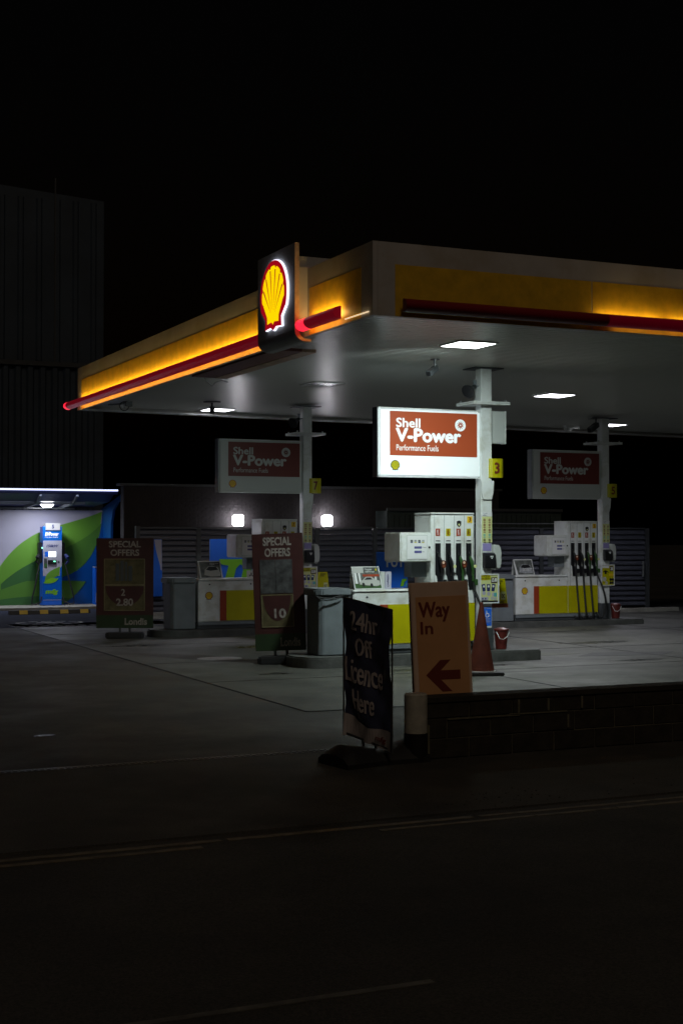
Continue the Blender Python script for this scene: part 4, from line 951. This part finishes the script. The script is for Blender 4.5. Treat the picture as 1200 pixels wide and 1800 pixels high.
# EV charging bay
ev = thing('charging_shelter', (8.6, 38.4, 0), 'charging shelter with leaf mural wall and white light line along its roof', 'shelter')
def fn():
    Y = 38.4
    MB().box(2.0, 10.20, Y, Y+.15, 0, 2.62).build('mural_wall', 'mural', ev)
    X = lambda px: 7.43+px/705*2.76
    Z = lambda py: 2.60-(py-315)/665*2.60
    def mp(pts): return [(X(a), Z(b)) for a, b in pts]
    lay = lambda nm, m_, pts, k: poly(nm, m_, ev, mp(pts), Y-.004*k-.0005, .003)
    lay('mural_blue', 'blue', [(705, 320)]+bez((705, 320), (700, 480), (690, 620), (440, 770))[1:]+[(300, 800), (-150, 900), (-150, 980), (708, 980), (708, 320)], 0)
    lay('mural_leaf', 'green1', bez((703, 318), (560, 380), (420, 400), (250, 470))+bez((250, 470), (120, 530), (20, 640), (-40, 760))[1:]+[(-60, 900)]+bez((0, 880), (150, 810), (300, 790), (440, 770))+bez((440, 770), (600, 720), (680, 600), (703, 318))[1:-1], 1)
    lay('mural_leaf_shade', 'green2', bez((700, 400), (600, 520), (430, 580), (260, 650))+bez((260, 650), (150, 700), (60, 760), (0, 840))[1:]+[(0, 870)]+bez((0, 870), (150, 800), (300, 790), (440, 770))[1:]+bez((440, 770), (600, 710), (670, 600), (700, 400))[1:-1], 2)
    lay('mural_leaf_shade', 'green3', bez((240, 660), (150, 700), (60, 760), (0, 820))+[(0, 870)]+bez((0, 865), (80, 830), (170, 800), (240, 805))[1:], 3)
    lay('mural_leaf', 'green2', bez((590, 808), (450, 795), (300, 800), (180, 800))+bez((180, 800), (90, 820), (20, 860), (-150, 900))[1:]+[(-150, 980), (380, 980)]+bez((380, 980), (480, 950), (540, 880), (590, 808))[1:-1], 4)
    lay('mural_leaf_shade', 'green3', bez((480, 925), (330, 900), (150, 890), (-150, 950))+[(-150, 979), (390, 979)], 5)
    # roof, front beam, light line, wing
    MB().prism([(36.28, 3.02), (36.75, 2.82), (38.7, 2.70), (38.7, 2.78), (36.28, 3.11)], 'x', 2.0, 9.95).build('roof', 'navy', ev)
    MB().box(2.0, 10.02, 36.2, 36.27, 3.0, 3.07).build('front_beam', 'navy', ev)
    MB().box(2.0, 10.02, 36.17, 36.25, 3.085, 3.125).build('light_line', 'e_led', ev)
    MB().prism([(38.6, 0), (38.6, 2.66), (36.2, 3.08), (36.2, 2.94), (36.9, 2.82), (37.35, 2.6), (37.55, 2.25), (37.6, 1.2), (37.6, 0)], 'x', 10.205, 10.27).build('side_wing', 'blue', ev)
    for x in (8.0, 8.95): MB().prism([(36.3, 2.94), (36.75, 2.74), (38.3, 2.64), (38.3, 2.71), (36.76, 2.815), (36.3, 3.005)], 'x', x, x+.06).build('roof_rafter', 'greyp', ev)
    MB().box(7.0, 9.3, 36.8, 36.86, 2.74, 2.80).box(7.0, 9.3, 37.9, 37.95, 2.64, 2.68).build('roof_purlin', 'greyp', ev)
    MB().frus((8.42, 37.3, 2.675), .10, .17, .06, 28).frus((8.42, 37.3, 2.735), .17, .17, .03, 28).frus((5.6, 37.3, 2.675), .10, .17, .09, 28).build('round_and_added_downlight', 'e_down', ev)  # second downlight, out of view, added as fixture for the extra lamp
local(ev, fn)
area((8.42, 37.3, 2.67), .3, .3, 33, (.82, .86, 1), name='shelter_or_added_lamp')
area((6.0, 36.24, 2.99), 7.5, .05, 12, (.66, .72, 1), name='shelter_line_lamp')
area((5.6, 37.3, 2.67), .3, .3, 26, (.82, .86, 1), name='shelter_or_added_lamp')  # extra shelter lamp added out of view
struct(MB().box(2.0, 10.9, 36.9, 38.39, -.02, .06).build('charging_plinth', 'kerbstone', bevel=.01))
struct(MB().box(0, 9.6, 30.0, 36.88, -.02, .0).build('charging_bay', 'bayblue'))
mk = MB()
for k in range(14):
    a = 2*PI*k/14; b_ = 2*PI*(k+.72)/14
    q = [(7.15+.75*math.cos(t), 31.4+.55*math.sin(t)) for t in (a, (a+b_)/2, b_)]+[(7.15+.68*math.cos(t), 31.4+.47*math.sin(t)) for t in (b_, (a+b_)/2, a)]
    mk.prism(q, 'z', .0006, .003)
for k in range(9): mk.box(6.2+k*.26, 6.38+k*.26, 30.25, 30.33, .0006, .003)
mk.box(6.85, 7.45, 31.35, 31.43, .0006, .003); mk.box(6.9, 7.3, 31.5, 31.55, .0006, .003)
struct(mk.build('bay_marking', 'baypaint'))
# wheel stop
o = thing('wheel_stop', (7.95, 34.9, 0), 'black rubber wheel stop with yellow blocks in the charging bay', 'wheel stop')
MB().prism([(-.11, 0), (.11, 0), (.07, .10), (-.07, .10)], 'x', -1.0, 1.0).build('stop_body', 'rubber', o, bevel=.008)
for k in range(4): MB().prism([(-.113, .01), (-.075, .105), (-.080, .107), (-.118, .012)], 'x', -.76+k*.5, -.56+k*.5).build('reflector_block', 'gold', o)
# charger
ch = thing('ev_charger', (8.66, 38.0, .06), 'tall blue and white electric car charger topped by an illuminated plate', 'charger')
def fn():
    Y = 37.78; x0, x1 = 8.42, 8.93
    b = MB().box(x0, x1, Y, 38.15, .07, 2.17).build('charger_body', 'bluep', ch, bevel=.008)
    plate('body_front', 'e_chw', b, x0+.004, x1-.004, .85, 1.795, Y-.0005, .003); plate('header_panel', 'e_chb', b, x0+.004, x1-.004, 1.80, 2.15, Y-.0005, .003)
    plate('lower_panel', 'e_chb', b, x0+.004, x1-.004, .22, .845, Y-.0005, .003); plate('foot_line', 'mural', b, x0+.01, x1-.01, .205, .217, Y-.0005, .003)
    hd = MB().box(8.485, 8.87, Y-.03, Y+.1, 2.075, 2.26).build('number_box', 'e_sgn', ch)
    text('5', 'number', 'navy', hd, 8.655, 8.71, 2.115, 2.22, Y-.0305, .05)
    text('EVPower', 'lettering', 'wtxt', b, x0+.055, x1-.09, 1.92, 2.02, Y-.004, .03, shear=.2); text('Feel clean Energy', 'lettering', 'wtxt', b, x0+.05, x1-.10, 1.865, 1.895, Y-.004, .02)
    text('150kW', 'lettering', 'navy', b, x0+.09, x1-.09, 1.615, 1.69, Y-.004, .03, shear=.25)
    plate('screen_side', 'bluep', b, x0+.05, x0+.145, 1.37, 1.50, Y-.0035); plate('screen', 'e_scr', b, x0+.15, x0+.35, 1.36, 1.50, Y-.0035)
    plate('card_reader', 'black', b, x0+.13, x0+.36, 1.155, 1.275, Y-.0035, .02); plate('reader_light', 'e_grn', b, x0+.28, x0+.335, 1.225, 1.255, Y-.0238, .003)
    plate('sticker', 'dgrey', b, x0+.03, x0+.115, 1.07, 1.32, Y-.0035); plate('sticker_green', 'green3', b, x0+.04, x0+.105, 1.08, 1.18, Y-.0075)
    disc('lock', 'dgrey', b, x1-.09, 1.22, .03, Y-.0035)
    poly('leaf_picture', 'green1', b, bez((x0+.46, 1.10), (x0+.25, 1.02), (x0+.05, .95), (x0+.045, .68))+[(x0+.3, .80), (x0+.44, .87)], Y-.0038, .003)
    poly('leaf_picture', 'lime', b, bez((x0+.42, .78), (x0+.2, .82), (x0+.1, .74), (x0+.02, .68))+bez((x0+.02, .66), (x0+.2, .63), (x0+.34, .66), (x0+.42, .78))[:-1], Y-.0075, .003)
    poly('blue_sweep', 'e_chb', b, [(x1-.005, 1.12), (x1-.05, 1.05), (x1-.05, .83), (x1-.005, .847)], Y-.0042, .003)
    text('mfg', 'lettering', 'lime', b, x0+.06, x1-.09, .34, .50, Y-.004, .06, shear=.2)
    disc('indicator', 'e_grn', b, x0-.02, 1.6, .02, Y, .02, 12)
    # side holsters with cables and plug
    for s, xc in ((-1, x0), (1, x1)):
        h_ = MB().box(xc+(.0 if s > 0 else -.10), xc+(.10 if s > 0 else .0), 37.85, 38.05, 1.2, 1.75).build('holster', 'black', ch, bevel=.02)
        MB().tube([(xc+s*.10, 37.82, 1.42), (xc+s*.15, 37.78, 1.34), (xc+s*.17, 37.76, 1.24), (xc+s*.11, 37.78, 1.16)], [.04, .055, .04, .02], 10).build('plug', 'navy' if s > 0 else 'black', h_, smooth=True)
        pts = [(xc+s*.08, 37.8, 1.2), (xc+s*.14, 37.75, .95), (xc+s*.22, 37.7, .6), (xc+s*.30, 37.68, .28), (xc+s*.31, 37.68, .12), (xc+s*.2, 37.7, .10), (xc+s*.06, 37.75, .16), (xc+s*.03, 37.8, .3)]
        MB().tube(pts, .02, 8).build('charging_cable', 'rubber', h_, smooth=True)
local(ch, fn)
MB_ = thing('payment_terminal', (10.02, 38.0, .06), 'small blue and white payment post at the right end of the mural wall', 'payment terminal')
box('post_body', 'bluep', MB_, -.16, .16, -.1, .15, 0, 1.0); plate('post_panel', 'mural', MB_, -.13, .13, .05, .32, -.101); plate('post_card', 'lime', MB_, -.1, .02, .4, .62, -.101); box('post_frame', 'mural', MB_, -.17, .17, -.12, .16, 1.001, 1.02)
